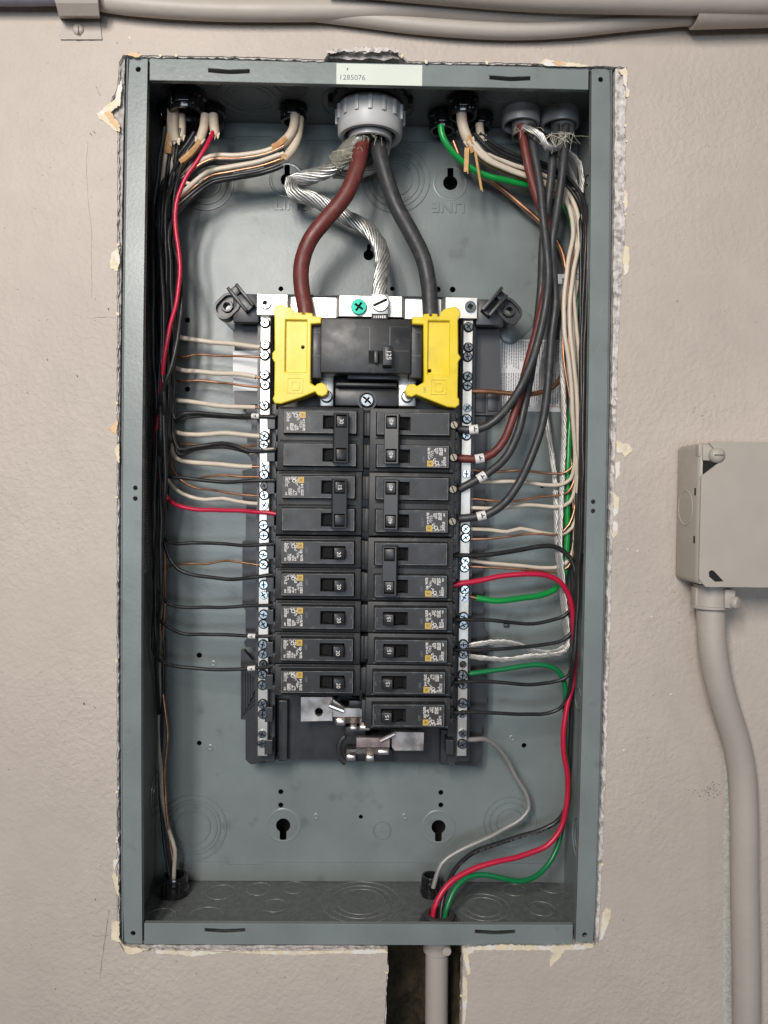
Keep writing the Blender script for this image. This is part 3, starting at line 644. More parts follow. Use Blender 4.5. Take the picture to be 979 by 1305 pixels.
def screw_mesh(r, h, kind, material, name):
    b_ = MB(); n = 20
    hs = []
    if kind in ('slot', 'combo'): hs = [rect(-r * .86, r * .86, -r * .15, r * .15)]
    if kind == 'combo':
        e = r * .15; l = r * .55; L2 = r * .86
        hs = [[(-L2, -e), (-e, -e), (-e, -l), (e, -l), (e, -e), (L2, -e), (L2, e), (e, e), (e, l), (-e, l), (-e, e), (-L2, e)]]
    if kind == 'square': hs = [rect(-r * .4, r * .4, -r * .4, r * .4)]
    if kind == 'cross':
        e = r * .14; l = r * .62; hs = [[(-l, -e), (-e, -e), (-e, -l), (e, -l), (e, -e), (l, -e), (l, e), (e, e), (e, l), (-e, l), (-e, e), (-l, e)]]
    b_.plate(circ(0, 0, r * .93, n), hs, -h, -h * .45)
    b_.lathe([(r * .93, h), (r, h * .8), (r, 0)], (0, 0, 0), (0, -1, 0), n); n0 = set(b_.bm.faces); b_.lathe([(0, h * .46), (r * .9, h * .46)], (0, 0, 0), (0, -1, 0), n)
    if r < 4: b_.lathe([(r * .98, 0.12), (r * 1.30, 0.12)], (0, 0, 0), (0, -1, 0), n)
    for f in b_.bm.faces:
        if f not in n0: f.material_index = 1  # slot floor and seat ring coloured black to look like shaded recesses
    me = b_.mesh(name, material, 0.5); me.materials.append(MATS['hole_dark']); return me
SC = screw_mesh(3.3, 2.4, 'combo', 'steel', 'terminal_screw'); SCD = screw_mesh(2.8, 2.0, 'cross', 'dark_screw', 'fixing_screw')
SQ = screw_mesh(4.6, 3, 'square', 'steel', 'bar_screw'); GS = screw_mesh(6.4, 3.5, 'cross', 'green_screw', 'bonding_screw'); LS = screw_mesh(7.0, 2.4, 'slot', 'aluminium', 'lug_screw')
BS = screw_mesh(5.0, 3.2, 'combo', 'steel', 'bus_bolt'); TB = screw_mesh(3.0, 2.0, 'slot', 'brass_screw', 'terminal_screw')
def put(me, name, px, py, d, ang=0, parent=None, sc=1):
    p = at(px, py, d); o = bpy.data.objects.new(name, me); COL.objects.link(o); o.location = p * S; o.rotation_euler = (0, ang, 0); o.scale = (sc, sc, sc)
    return I_(o) if parent is None else o
put(SQ, 'bar_screw', 338.5, 387, 44, .2); put(SQ, 'bar_screw', 599, 391.5, 44, .5)
put(GS, 'bonding_screw', 457.5, 392, 44, .6)
lug = MB(); pxbox(lug, 473.5, 374.5, 495, 400.5, 33, 49, 0.7); lug = I_(lug.build('neutral_lug', 'aluminium'))
put(LS, 'lug_screw', 484.5, 386.5, 33, -.45)
b_ = MB(); pxbox(b_, 474, 401, 494, 406, 34, 44); I_(b_.build('lug_label', 'print_black'))
b_ = MB()
for k in range(6): pxbox(b_, 476 + k * 2.8 + rnd.uniform(-.4, .4), 402, 477.4 + k * 2.8, 405.4, 33.9, 34.2)
I_(b_.build('lug_label_marks', 'print_white', smooth=0))
# neutral bars
def bar(x_top, x_bot, ytop, ybot, wpx, ys, dark, empty_, seed):
    b_ = MB(); d = 48
    pts = [(x_top - wpx / 2, ytop), (x_top + wpx / 2, ytop), (x_bot + wpx / 2, ybot), (x_bot - wpx / 2, ybot)]
    xc = lambda y: x_top + (x_bot - x_top) * (y - ytop) / (ybot - ytop)
    hs = [[(xc(y) + 4.2 * math.cos(a * .63), y + 4.2 * math.sin(a * .63)) for a in range(10)] for y in empty_]
    pxplate(b_, pts, d, d + 9, hs, 0.6); o = I_(b_.build('neutral_bar', 'bar_aluminium', smooth=0))
    r2 = random.Random(seed)
    for y in ys:
        me = SCD if y in dark else SC
        s_ = put(me, 'fixing_screw' if y in dark else 'terminal_screw', xc(y) + r2.uniform(-.6, .6), y, d - r2.uniform(-.3, .6), r2.uniform(-1.5, 1.5), parent=o)
        s_.parent = o; s_.matrix_parent_inverse = IOFF
        s_.matrix_parent_inverse = Matrix.Identity(4); s_.location = s_.location - o.location
    b2 = MB(); pxplate(b2, [(pts[0][0] - 3, pts[0][1]), (pts[1][0] + 3, pts[1][1]), (pts[2][0] + 3, pts[2][1] + 6), (pts[3][0] - 3, pts[3][1] + 6)], d + 9.2, 76); I_(b2.build('bar_support', 'black_plastic', smooth=0))
bar(338.5, 334.5, 404, 964, 13.5, (412, 440, 453, 478, 491, 517, 556, 567, 594, 605, 619, 631, 644, 669, 682, 707, 719, 745, 758, 783, 795, 821, 833, 846, 859, 873, 897, 910, 935, 947), (619, 846), (), 3)
bar(597, 588.5, 408, 964, 13.0, (417, 443, 455, 480, 492, 520, 534, 555, 604, 674, 685, 714, 723, 751, 761, 786, 796, 821, 833, 860, 872, 896, 909, 934, 948), (), (847,), 5)
# mounting ears
def ear(sg, x_in, x_out, y0, y1, hx, hy):
    b_ = MB(); xs = sorted((x_in, x_out)); pxbox(b_, xs[0], y0, xs[1], y1, 50, 58, 1.0)
    M = Matrix.Translation(at(hx, hy, 52)) @ Matrix.Rotation(sg * 0.78, 4, 'Y')
    out = rrect(-11.5, 11.5, -8.5, 8.5, 8, 5); hl = circ(0, 0, 3.2, 14)
    n0 = set(b_.bm.verts); b_.plate(out, [hl], 0, 9); b_.plate(rrect(-11.5, 11.5, -8.5, 8.5, 8, 5), [rrect(-9.4, 9.4, -6.4, 6.4, 6, 5)], -4, 0.2)
    for v in b_.bm.verts:
        if v not in n0: v.co = M @ v.co
    b_.lathe([(3.2, 2), (3.2, 5), (4.6, 5), (5.2, 2)], M @ V((0, 0, 0)) + V((0, 2, 0)), (0, -1, 0), 16)
    e = I_(b_.build('mounting_ear', 'black_plastic'))
    b2 = MB(); M2 = Matrix.Translation(at(hx + sg * -13, hy - 17, 40)) @ Matrix.Rotation(sg * 0.70, 4, 'Y')
    b2.obox(M2, -4.5, -2, 0, 22, -15, 9, .5); b2.obox(M2, 2.5, 5, 0, 22, -15, 7, .5); b2.obox(M2, -4.5, 5, 8, 22, 2, 9, .5); b2.obox(M2, -4.5, 5, 4, 16, -15, -12, .5)
    I_(b2.build('ear_clip', 'black_plastic'))
ear(-1, 330, 297, 374, 411, 290, 391); ear(1, 607, 642, 381, 415, 648, 397)
# centre fixing below the main breaker
b_ = MB(); pxbox(b_, 427, 494, 508, 518, 44, 74, 1.0); pxbox(b_, 428, 487, 506, 493, 36, 74, 1.0); pxbox(b_, 443, 477, 509, 484, 34, 60, .6); b_.lathe([(7.8, 0), (7.8, 2.4), (6.4, 2.4), (6.2, 0)], at(468, 511, 44), (0, -1, 0), 24)
I_(b_.build('centre_block', 'black_plastic')); put(BS, 'bus_bolt', 468, 510.5, 43, .7)
for xs in ((408, 425), (508, 530)):
    b_ = MB(); pxbox(b_, xs[0], 476, xs[1], 518, 46, 60, 1.0); b_.lathe([(0, 6), (4, 5.6), (5, 4), (5, 0)], at((xs[0] + xs[1]) / 2, 506, 46), (0, -1, 0), 16); I_(b_.build('main_bus', 'aluminium'))
# stickers on the base and back sheet
b_ = MB(); pxplate(b_, [(297, 447), (331, 447), (331, 498), (297, 498)], 71.2, 71.8); I_(b_.build('blank_sticker', 'sticker_white', smooth=0))
ws = MB(); q = pxrect(637, 432, 722, 525, D - .35); ws.plate(rrect(*q[:2], *q[2:], 1.2), [], D - .35, D - .1); ws = P_(ws.build('warning_sticker', 'sticker_white', smooth=0))
b_ = MB(); r2 = random.Random(4); x0, x1, z0, z1 = q
for (za, zb_) in ((z0 + (z1 - z0) * .57, z1 - 1.5), (z0 + 1.5, z0 + (z1 - z0) * .53)):
    x = x0 + 2
    while x < x1 - 6:
        z = zb_; end = za + r2.uniform(0, 9)
        while z > end:
            l = r2.uniform(1.2, 3.4); b_.box(x, x + .75, D - .42, D - .34, max(z - l, end), z); z -= l + .55
        x += 2.05
P_(b_.build('small_print', 'print_grey', smooth=0))
b_ = MB(); b_.box(x1 - 5.5, x1 - .4, D - .43, D - .36, z0 + .4, z0 + 19); b_.box(x1 - 22, x1 - 7, D - .43, D - .36, z0 + 4, z0 + 4.7); P_(b_.build('red_band', 'sticker_red', smooth=0))

# ------------------------------------------------------------------ branch circuit breakers
PITCH = 25.4; YF = 20.0
pL = at(406, 537, YF); pR = at(526, 540, YF)
Z0 = (pL.z + pR.z) / 2
XL = (at(407, 537, YF).x + at(405, 870, YF).x) / 2; XR = (at(527, 540, YF).x + at(520.5, 916, YF).x) / 2
def dome(b_, M=None): pass
def body_mesh(poles):
    b_ = MB(); v0 = -12.35 - (poles - 1) * PITCH; v1 = 12.35
    b_.box(-34, 33.5, YF + 6.5, 66, v0, v1, 0.7)
    for k in range(poles):
        c = -k * PITCH
        b_.box(-36.2, -33, YF + 9, 60, c + 5.2, c + 10.6, 0.5); b_.box(-36.2, -33, YF + 9, 60, c - 10.6, c - 5.2, 0.5)
        b_.box(33, 36.4, YF + 11, 60, c - 9.2, c + 9.2, 0.5)
        b_.tube([V((-32, YF + 6.9, c + 11.0)), V((29, YF + 6.9, c + 11.0))], 1.0, 6)
    return b_.mesh('body', 'breaker_side', 0.5)
def face_mesh():                                           # raised face with the toggle window
    b_ = MB(); o = [(-28.6, -8.7), (28, -8.7), (28, 8.7), (-28.6, 8.7)]
    b_.plate(o, [rect(2.2, 21.0, -4.9, 4.9)], YF, YF + 7.0, cham=0.45)
    # chamfer skirt
    a = [(-28.6, -8.7), (28, -8.7), (28, 8.7), (-28.6, 8.7)]; c = [(-29.4, -9.6), (28.8, -9.6), (28.8, 9.6), (-29.4, 9.6)]
    for i in range(4):
        j = (i + 1) % 4; b_.quad([(a[i][0], YF + .1, a[i][1]), (a[j][0], YF + .1, a[j][1]), (c[j][0], YF + 7, c[j][1]), (c[i][0], YF + 7, c[i][1])])
    # fine moulded ridges
    b_.box(-11.2, -10.9, YF - .12, YF + .2, -8.2, 8.2); b_.box(-7.0, -6.7, YF - .12, YF + .2, -4, 8.2); b_.box(-7, 2, YF - .12, YF + .2, 4.3, 4.55)
    b_.box(22.2, 27.4, YF - .15, YF + .2, 5.6, 5.85); b_.box(24.2, 24.45, YF - .12, YF + .2, -8, 5.6)
    return b_.mesh('face', 'breaker_black', 0.4)
def frame_mesh():
    b_ = MB(); b_.plate(rect(-28.3, 27.7, -8.45, 8.45), [rect(-27.9, 27.3, -8.05, 8.05)], YF - .1, YF + .1); return b_.mesh('face_ridge', 'edge_wear', 0)
def well_mesh():
    b_ = MB(); b_.box(2.3, 20.9, YF + 6.0, YF + 6.4, -4.8, 4.8); return b_.mesh('window', 'hole_dark', 0)
def label_mesh():
    b_ = MB(); b_.box(-27.4, -11.6, YF - .06, YF + .1, -7.8, 7.8); return b_.mesh('label_plate', 'label_brown', 0)
def print_mesh(seed):
    r2 = random.Random(seed); b_ = MB()
    def cell(x0, x1, z0, z1, p=.8, sx=.62, sz=.55):
        x = x0
        while x < x1:
            z = z0
            while z < z1:
                if r2.random() < p: b_.box(x, x + sx * r2.uniform(.5, 1), YF - .12, YF - .05, z, z + sz * r2.uniform(.6, 1.5))
                z += sz * 1.15
            x += sx * 1.2
    # blocks of small print, read sideways, laid out as on the maker's label
    cell(-26.2, -22.6, 5.4, 7.2, .85); cell(-22, -20.4, 5.8, 7.2, .75); cell(-26.2, -24.3, .2, 5.2, .8); cell(-24, -22.8, 2.6, 5.0, .6)
    cell(-20.2, -16.2, 5.2, 7.4, .62); cell(-18.4, -16.6, 1.2, 5, .7); cell(-26, -25, -6.6, -4.2, .9); cell(-23.6, -20.8, -6.8, -1.2, .9)
    cell(-20, -18.6, -6.6, -2.6, .8); cell(-18.2, -17.2, -6.6, -4, .8); cell(-16.4, -14.4, -4.8, .6, .6); cell(-14.2, -12.4, -1.0, 1.6, .8); cell(-13.8, -12.2, -6.8, -2.2, .9)
    n = 14
    b_.plate(circ(-19.3, 4.8, 1.5, n), [circ(-19.3, 4.8, 1.05, n)], YF - .14, YF - .05)
    return b_.mesh('small_print', 'print_white', 0)
def logo_mesh():
    b_ = MB(); b_.plate(rect(-16.2, -11.6, 3.1, 7.7), [rect(-15.2, -12.6, 4.1, 6.7)], YF - .16, YF - .04)
    b_.plate(rect(-15.0, -12.8, 4.3, 6.5), [rect(-14.5, -13.3, 4.9, 5.9)], YF - .15, YF - .04); return b_.mesh('emblem', 'logo_gold', 0)
def toggle_mesh(wide):
    b_ = MB()
    M = Matrix.Translation((14.6, YF + 5.4, 0)) @ Matrix.Rotation(0.16, 4, 'Z')
    b_.obox(M, -3.6, 4.6, -13.2, 0, -4.2, 4.2, 0.7)
    pts = [(3.4, YF + 5.5), (7.0, YF + 2.0), (11.6, YF - 4.5), (12.0, YF + 5.5)]
    # sloping slide that closes the window behind the handle
    for z in (-3.9, 3.9): pass
    f = [b_.bm.verts.new((x, y, -3.9)) for x, y in pts]; g_ = [b_.bm.verts.new((x, y, 3.9)) for x, y in pts]
    for i in range(4): b_.bm.faces.new((f[i], f[(i + 1) % 4], g_[(i + 1) % 4], g_[i]))
    b_.bm.faces.new(f[::-1]); b_.bm.faces.new(g_)
    return b_.mesh('toggle', 'toggle_black', 0.5)
def tie_mesh():
    b_ = MB(); z0, z1 = -PITCH - 6.6, 6.6
    M = Matrix.Translation((16.0, YF - 6.8, 0)) @ Matrix.Rotation(0.16, 4, 'Z')
    n0 = set(b_.bm.verts)
    b_.plate(rrect(-5.4, 6.0, z0, z1, .6, 2), [rect(-3.4, 4.2, -4.6, 4.8), rect(-3.4, 4.2, -PITCH - 4.8, -PITCH + 4.6)], -2.4, 5.5, cham=0.5)
    for v in b_.bm.verts:
        if v not in n0: v.co = M @ v.co
    return b_.mesh('handle_tie', 'toggle_black', 0.4)
B1, B2, FM, FR, WM, LM, LG, TG, TIE = body_mesh(1), body_mesh(2), face_mesh(), frame_mesh(), well_mesh(), label_mesh(), logo_mesh(), toggle_mesh(0), tie_mesh()
PM = [print_mesh(11 + k) for k in range(5)]
OFFM = None
def local_text(txt, size, x, y, z, material, ang, parent, name, sx=1.0, ext=.04):
    me = text_mesh(txt, size, ext); R = Matrix.Rotation(ang, 4, 'Y') @ Matrix.Rotation(math.pi / 2, 4, 'X') @ Matrix.Diagonal((sx, 1, 1, 1))
    me.transform(Matrix.Translation(V((x, y, z)) * S) @ Matrix.Scale(S, 4) @ R); me.materials.clear(); me.materials.append(MATS[material])
    o = bpy.data.objects.new(name, me); COL.objects.link(o); o.parent = parent; return o
MB_TB = None
def breaker(side_, row, poles, amps, label, group):
    x = XL if side_ == 'L' else XR
    z = Z0 - row * PITCH
    if side_ == 'R': z = Z0 - (row + poles - 1) * PITCH - 0.3
    root = tag(empty('circuit_breaker', (x, 0, z)), label, 'breaker', group)
    jr = random.Random(row * 7 + (3 if side_ == 'R' else 0))
    root.location += V((jr.uniform(-.5, .5), jr.uniform(-.5, .5), jr.uniform(-.12, .12))) * S
    root.rotation_euler = (jr.uniform(-.008, .008), (math.pi if side_ == 'R' else 0) + jr.uniform(-.004, .004), jr.uniform(-.012, .012))
    share(B1 if poles == 1 else B2, 'body', root)
    for k in range(poles):
        c = -k * PITCH
        f = share(FM, 'face', root, (0, 0, c)); share(FR, 'face_ridge', f); share(WM, 'window', f)
        share(TG, 'toggle', root, (0, 0, c))
        a = amps[k]
        if a: local_text(a, 4.3, 16.6, YF - 7.95 - (2.4 if poles == 2 else 0) * 0 - .75, c + (0 if poles == 2 else -.6), 'print_white', math.pi / 2, root, 'amp_rating', 1.0)
        local_text('OFF', 2.6, -9.0, YF - .06, c + (2 if k == 0 else -1), 'print_grey', math.pi / 2, f, 'off_mark').location = (0, 0, -0.0) 
        if poles == 1: local_text('ON', 2.4, 26, YF - .06, c + 1, 'print_grey', math.pi / 2, f, 'on_mark')
    lp = share(LM, 'label_plate', root, (0, 0, 0)); share(PM[(row * 3 + len(label)) % 5], 'small_print', lp); share(LG, 'emblem', lp)
    if poles == 2: share(TIE, 'handle_tie', root)
    for k in range(poles):                                 # wire clamp at the outer end
        if side_ == 'R' and poles == 2 and row < 4: share(TB, 'terminal_screw', root, (-32.6, YF + 6.6, -k * PITCH), 1.1)
    return root
breaker('L', 0, 2, ('30', ''), 'double black breaker marked 30, at the top of the left row under the yellow cover', 'two-pole breakers')
breaker('L', 2, 2, ('15', ''), 'double black breaker marked 15, second from the top in the left row', 'two-pole breakers')
ordn = ['first', 'second', 'third', 'fourth', 'lowest']
for k in range(5): breaker('L', 4 + k, 1, ('20',), '%s of the five single black 20 breakers in the left row' % ordn[k], 'single breakers')
breaker('R', 0, 2, ('40', '40'), 'double black breaker marked 40 and 40, at the top of the right row', 'two-pole breakers')
breaker('R', 2, 2, ('40', '40'), 'double black breaker marked 40 and 40, second from the top in the right row', 'two-pole breakers')
breaker('R', 4, 2, ('30', ''), 'double black breaker marked 30, wired with the red wire, in the right row', 'two-pole breakers')
ordr = ['first', 'second', 'third', 'lowest']
for k in range(4): breaker('R', 6 + k, 1, ('15',), '%s of the four single black 15 breakers in the right row' % ordr[k], 'single breakers')

# ------------------------------------------------------------------ main breaker and its yellow covers
mb = tag(empty('main_breaker', at(467, 480, 60)), 'wide black main breaker marked 125 between the yellow covers', 'breaker')
MO = Matrix.Translation(-V(mb.location))
def M_(o): o.parent = mb; o.matrix_parent_inverse = MO; return o
b_ = MB(); pxbox(b_, 409, 405, 523.5, 476.5, 22, 66, 1.0); M_(b_.build('body', 'breaker_black'))
for xs in ((396.5, 410), (522.5, 537.5)):
    b_ = MB(); pxbox(b_, xs[0], 413, xs[1], 482, 26, 66, 0.8); M_(b_.build('side_block', 'breaker_black'))
    b_ = MB(); pxbox(b_, xs[0] + 1, 423, xs[1] - 1, 423.7, 25.8, 26.2); pxbox(b_, xs[0] + 1, 453, xs[1] - 1, 453.8, 25.8, 26.2); M_(b_.build('seam', 'print_grey', smooth=0))
b_ = MB(); pxbox(b_, 411, 416.3, 471, 416.9, 21.85, 22.1); pxbox(b_, 497, 416.3, 521, 416.9, 21.85, 22.1); pxbox(b_, 411, 447, 469, 447.7, 21.85, 22.1); pxbox(b_, 503, 447, 521, 447.7, 21.85, 22.1); pxbox(b_, 471, 417, 471.6, 447, 21.85, 22.1); pxbox(b_, 496.8, 417, 497.3, 440, 21.85, 22.1)
M_(b_.build('seam', 'print_grey', smooth=0))
b_ = MB(); pxbox(b_, 470, 446.5, 492, 463.5, 21.7, 22.3); M_(b_.build('window', 'hole_dark', smooth=0))
b_ = MB(); pxbox(b_, 477, 447, 482, 463, 18, 24, .6); M_(b_.build('trip_bar', 'black_plastic'))
b_ = MB(); pxbox(b_, 488, 440.5, 500.5, 466, 8, 24, 1.0); h_ = M_(b_.build('handle', 'toggle_black'))
b_ = MB(); pxbox(b_, 488.4, 441.5, 491, 465, 7.8, 9); M_(b_.build('handle_edge', 'breaker_side'))
p = at(495.5, 452.5, 7.9); M_(text('amp_rating', '125', 5.0, (p.x, 7.9, p.z), 'print_white', None, math.pi / 2, 0.03))
def cover(outline, rec, hole_px, logo, label, side_):
    q = [at(x, y, 20) for x, y in outline]; o2 = [(p.x, p.z) for p in q]
    hb = pxrect(*rec, 20); hh = [(at(x, y, 23).x, at(x, y, 23).z) for x, y in [(hole_px[0] + 2.6 * math.cos(a * .524), hole_px[1] + 2.6 * math.sin(a * .524)) for a in range(12)]]
    root = tag(empty('lug_cover', at(sum(x for x, y in outline) / len(outline), 510, 40)), label, 'lug cover', 'yellow lug covers')
    mo = Matrix.Translation(-V(root.location))
    def Y_(o): o.parent = root; o.matrix_parent_inverse = mo; return o
    b_ = MB(); b_.plate(o2, [rect(hb[0], hb[1], hb[2], hb[3])], 20, 23, cham=0.7); b_.plate(o2, [hh], 23.002, 36)
    for e in ((0.0),): pass
    Y_(b_.build('shell', 'yellow_plastic', smooth=0.35))
    lx, ly = logo; b_ = MB(); x0, x1, z0, z1 = pxrect(lx - 10, ly - 10, lx + 10, ly + 10, 20)
    b_.plate(rect(x0, x1, z0, z1), [rect(x0 + .7, x1 - .7, z0 + .7, z1 - .7)], 19.5, 20.1)
    cx, cz = (x0 + x1) / 2, (z0 + z1) / 2
    b_.plate(rrect(cx - 3.6, cx + 3.6, cz - 3.9, cz + 3.9, 1.6, 3), [rrect(cx - 2.2, cx + 2.2, cz - 2.5, cz + 2.5, 1.0, 3)], 19.4, 20.1)
    Y_(b_.build('emblem', 'yellow_plastic', smooth=0))
    return root
za = lambda L_: [(340 + x / 7, 370 + y / 7) for x, y in L_]
zb_ = lambda L_: [(460 + x / 6.12, 370 + y / 6.12) for x, y in L_]
left_o = za([(68, 235), (60, 190), (72, 148), (105, 124), (145, 128), (172, 150), (205, 148), (235, 168), (250, 195), (318, 197), (318, 213), (342, 213), (342, 195), (408, 203), (412, 226), (488, 234), (484, 293), (396, 300), (390, 825), (432, 852), (452, 832), (490, 823), (530, 842), (549, 884), (536, 928), (496, 947), (455, 934), (432, 905)]) + [(385, 506), (358, 514.5), (350, 514), (347.5, 508), (349.5, 503), (350, 462), (347, 457), (347, 450), (350, 446)]
right_o = zb_([(400, 208), (402, 262), (488, 266), (492, 715), (440, 745), (410, 728), (370, 736), (343, 780), (356, 820), (396, 832), (432, 814), (672, 908), (738, 915), (768, 892), (768, 852), (755, 830), (760, 560), (780, 525), (760, 490), (758, 232), (780, 190), (766, 145), (736, 126), (692, 136), (650, 145), (622, 170), (612, 202), (600, 202), (598, 183), (558, 180), (556, 200), (536, 200), (534, 180), (492, 184), (484, 206)])
cover(left_o, (364, 407.5, 390.5, 474), (386, 442.5), (376, 491), 'yellow plastic cover left of the main breaker, under the dark red cable', 'L')
cover(right_o, (546, 408.5, 572, 477), (547.5, 472.5), (559, 493), 'yellow plastic cover right of the main breaker, under the thick black cable', 'R')
for x, y in ((409, 497), (524.5, 499)): pass

# ------------------------------------------------------------------ wires
def clampv(p, r):
    lim = W - 3.0 - r
    return V((max(-lim, min(lim, p.x)), min(p.y, D - 0.6 - r), max(-H + 0.5, min(H + 20, p.z))))
def path(pts, r):
    q = [p if isinstance(p, Vector) else at(*p) for p in pts]
    return [clampv(p, r) for p in smooth_path([clampv(p, r) for p in q], 5.0)]
def wire(name, label, material, pts, r, group=None, seg_=10, tip=None, sleeve=None, cat='wire'):
    q = path(pts, r)
    if r < 3: q = [p if i in (0, len(q) - 1) else clampv(p + V((noise.noise(p * .045 + V((r, 0, 0))), noise.noise(p * .045 + V((31, 0, 0))), noise.noise(p * .045 + V((0, 57, 0))))) * 0.8, r) for i, p in enumerate(q)]
    o = MB().tube(q, r, seg_).build(name, material, None, 1.2); tag(o, label, cat, group)
    if tip:                                                # bare copper end
        a, b2 = (at(*p) for p in tip); t_ = MB().tube([a, b2], r * .55, 8).build('bare_end', 'copper', o, 1.2)
    if sleeve:
        c = min(range(len(q)), key=lambda i: (q[i] - at(*sleeve)).length); a = max(0, c - 1); e = min(len(q) - 1, c + 1); d_ = (q[e] - q[a]).normalized()
        L_ = 3.2 if r < 2 else 3.6
        sl = MB().tube([q[c] - d_ * L_, q[c] + d_ * L_], r + .55, 14).build('marker_sleeve', 'sleeve_white', o, 1.0)
        s2 = d_.cross(V((0, 1, 0))).normalized(); f_ = q[c] + V((0, -(r + .58), 0)); b2 = MB()
        b2.quad([f_ - d_ * .5 - s2 * r * .6, f_ + d_ * .5 - s2 * r * .6, f_ + d_ * .5 + s2 * r * .5, f_ - d_ * .5 + s2 * r * .5]); b2.quad([f_ - d_ * 2.2 + s2 * r * .1, f_ - d_ * .5 + s2 * r * .1, f_ - d_ * .5 - s2 * r * .2, f_ - d_ * 2.2 - s2 * r * .2]).build('sleeve_mark', 'print_black', sl, 0)
    return o
def stranded(name, label, material, pts, R_, n, sr, turns_per_mm, group=None, flat=1.0, cat='wire', core_=True):
    q = path(pts, R_); b_ = MB()
    t = (q[1] - q[0]).normalized(); nrm = t.orthogonal().normalized(); fr = []; s_ = 0
    for i, p in enumerate(q):
        t2 = (q[min(i + 1, len(q) - 1)] - q[max(i - 1, 0)]).normalized(); nrm = (t.rotation_difference(t2) @ nrm).normalized(); t = t2
        if i: s_ += (q[i] - q[i - 1]).length
        fr.append((p, nrm.copy(), t.cross(nrm), s_))
    lays = [(R_ - sr, n, 1)] + ([(R_ - 3 * sr, max(3, n // 2), -1)] if core_ and R_ > 3.5 * sr else [])
    for rad, m_, dr in lays:
        for k in range(m_):
            ph = 2 * math.pi * k / m_; jit = rnd.uniform(.88, 1.10)
            b_.tube([p + (u * math.cos(ph + dr * a * turns_per_mm * 2 * math.pi) + v_ * math.sin(ph + dr * a * turns_per_mm * 2 * math.pi) * flat) * rad * jit for p, u, v_, a in fr], sr, 6)
    return tag(b_.build(name, material, None, 1.5), label, cat, group)

# service entry cables
stranded('neutral_cable', 'bare twisted aluminium neutral cable looping behind the dark red cable to the lug', 'strand', [(476, 150, 48), (464, 172, 44), (445, 195, 52), (420, 216, 62), (392, 226, 68), (371, 233, 66), (374, 245, 62), (400, 254, 64), (440, 276, 66), (470, 293, 62), (486, 318, 54), (487, 345, 46), (484, 365, 42), (484, 382, 41)], 6.2, 13, 1.15, 1 / 78, cat='cable')
stranded('neutral_strands', 'loose aluminium strands crossing behind the dark red cable near the top fitting', 'strand', [(494, 172, 46), (490, 195, 60), (478, 214, 74), (455, 222, 76), (425, 222, 73)], 4.0, 9, 1.05, 1 / 90, core_=False, cat='strands')
wire('main_cable', 'thick dark red cable curving from the top fitting to the left yellow cover', 'cable_red', [(474, 140, 50), (466, 170, 46), (462, 182, 42), (455, 215, 36), (440, 250, 34), (415, 280, 36), (394, 308, 38), (384, 340, 40), (385, 370, 40), (389, 392, 38), (390, 404, 38)], 6.4, 'incoming main cables', 18, cat='cable')
wire('main_cable', 'thick black cable curving from the top fitting to the right yellow cover', 'cable_black', [(482, 140, 52), (481, 172, 48), (484, 196, 44), (492, 225, 42), (504, 260, 40), (524, 297, 38), (539, 328, 38), (546, 360, 38), (548, 385, 38), (549, 404, 38)], 6.4, 'incoming main cables', 18, cat='cable')

# left side bundle: (bundle x, depth) lanes
def lane(x, d, ys, seed, amp=2.2):
    r2 = random.Random(seed); f1, f2, a1, a2 = r2.uniform(.012, .02), r2.uniform(.03, .04), r2.uniform(0, 6), r2.uniform(0, 6)
    return [(x + amp * math.sin(y * f1 + a1) + amp * .5 * math.sin(y * f2 + a2), y, d + 3.0 * math.sin(y * f1 * 1.3 + a2)) for y in ys]
def ysr(a, b_, st=45):
    n = max(1, int((b_ - a) / st)); return [a + (b_ - a) * k / n for k in range(n + 1)]
K3A = [(362, 182, 48), (340, 192, 50), (305, 197, 52), (268, 199, 54), (245, 212, 56)]
def K3w(dy, dd, dx=0): return [(x + dx, y + dy, d + dd) for x, y, d in K3A]
K3B = [(357, 205, 52), (330, 214, 54), (300, 219, 56), (265, 228, 58), (242, 246, 60)]
def K3v(dy, dd, dx=0): return [(x + dx, y + dy, d + dd) for x, y, d in K3B]
K2 = [(266, 168, 44), (258, 182, 46), (243, 200, 50), (232, 222, 54)]
def K2w(dx, dy, dd): return [(x + dx, y + dy, d + dd) for x, y, d in K2]
K1 = [(222, 160, 46), (217, 190, 48), (214, 220, 52)]
def K1w(dx, dy, dd): return [(x + dx, y + dy, d + dd) for x, y, d in K1]
GW, GB, GC = 'white wires on the left neutral bar', 'black wires to the left breakers', 'bare copper wires on the left neutral bar'
WR, BR_, CR = 1.95, 1.75, 1.0
BD = 57.0; KD = 50.0
def left(name, label, m_, start, lx, ld, y_exit, run, r, group, seed, **k):
    y0 = max(p[1] for p in start) + 35
    mid = lane(lx, ld, ysr(y0, y_exit), seed) if y_exit > y0 else []
    return wire(name, label, m_, start + mid + run, r, group, **k)
left('white_wire', 'uppermost white wire reaching the left neutral bar', 'wire_white', K3w(0, 0), 222, 70, 400, [(226, 429, 68), (240, 432.5, 68), (262, 435, 68), (292, 437.5, 64), (318, 441, 59), (332, 442.5, BD)], WR, GW, 1)
left('copper_wire', 'thin bare copper wire just below the uppermost white wire on the left', 'copper', K3w(4, -2), 219, 74, 425, [(222, 452, 72), (234, 455, 70), (247, 453, 69), (290, 454, 64), (333, 454.5, BD)], CR, GC, 2)
left('white_wire', 'second white wire from the top on the left neutral bar', 'wire_white', K3v(-8, -4, 0), 217, 74, 440, [(219, 466, 72), (230, 471.5, 70), (253, 474, 68), (297, 476.5, 62), (318, 479, 59), (326, 480.5, 58)], WR, GW, 3, tip=((325, 480.3, 58), (334, 481.5, BD)))
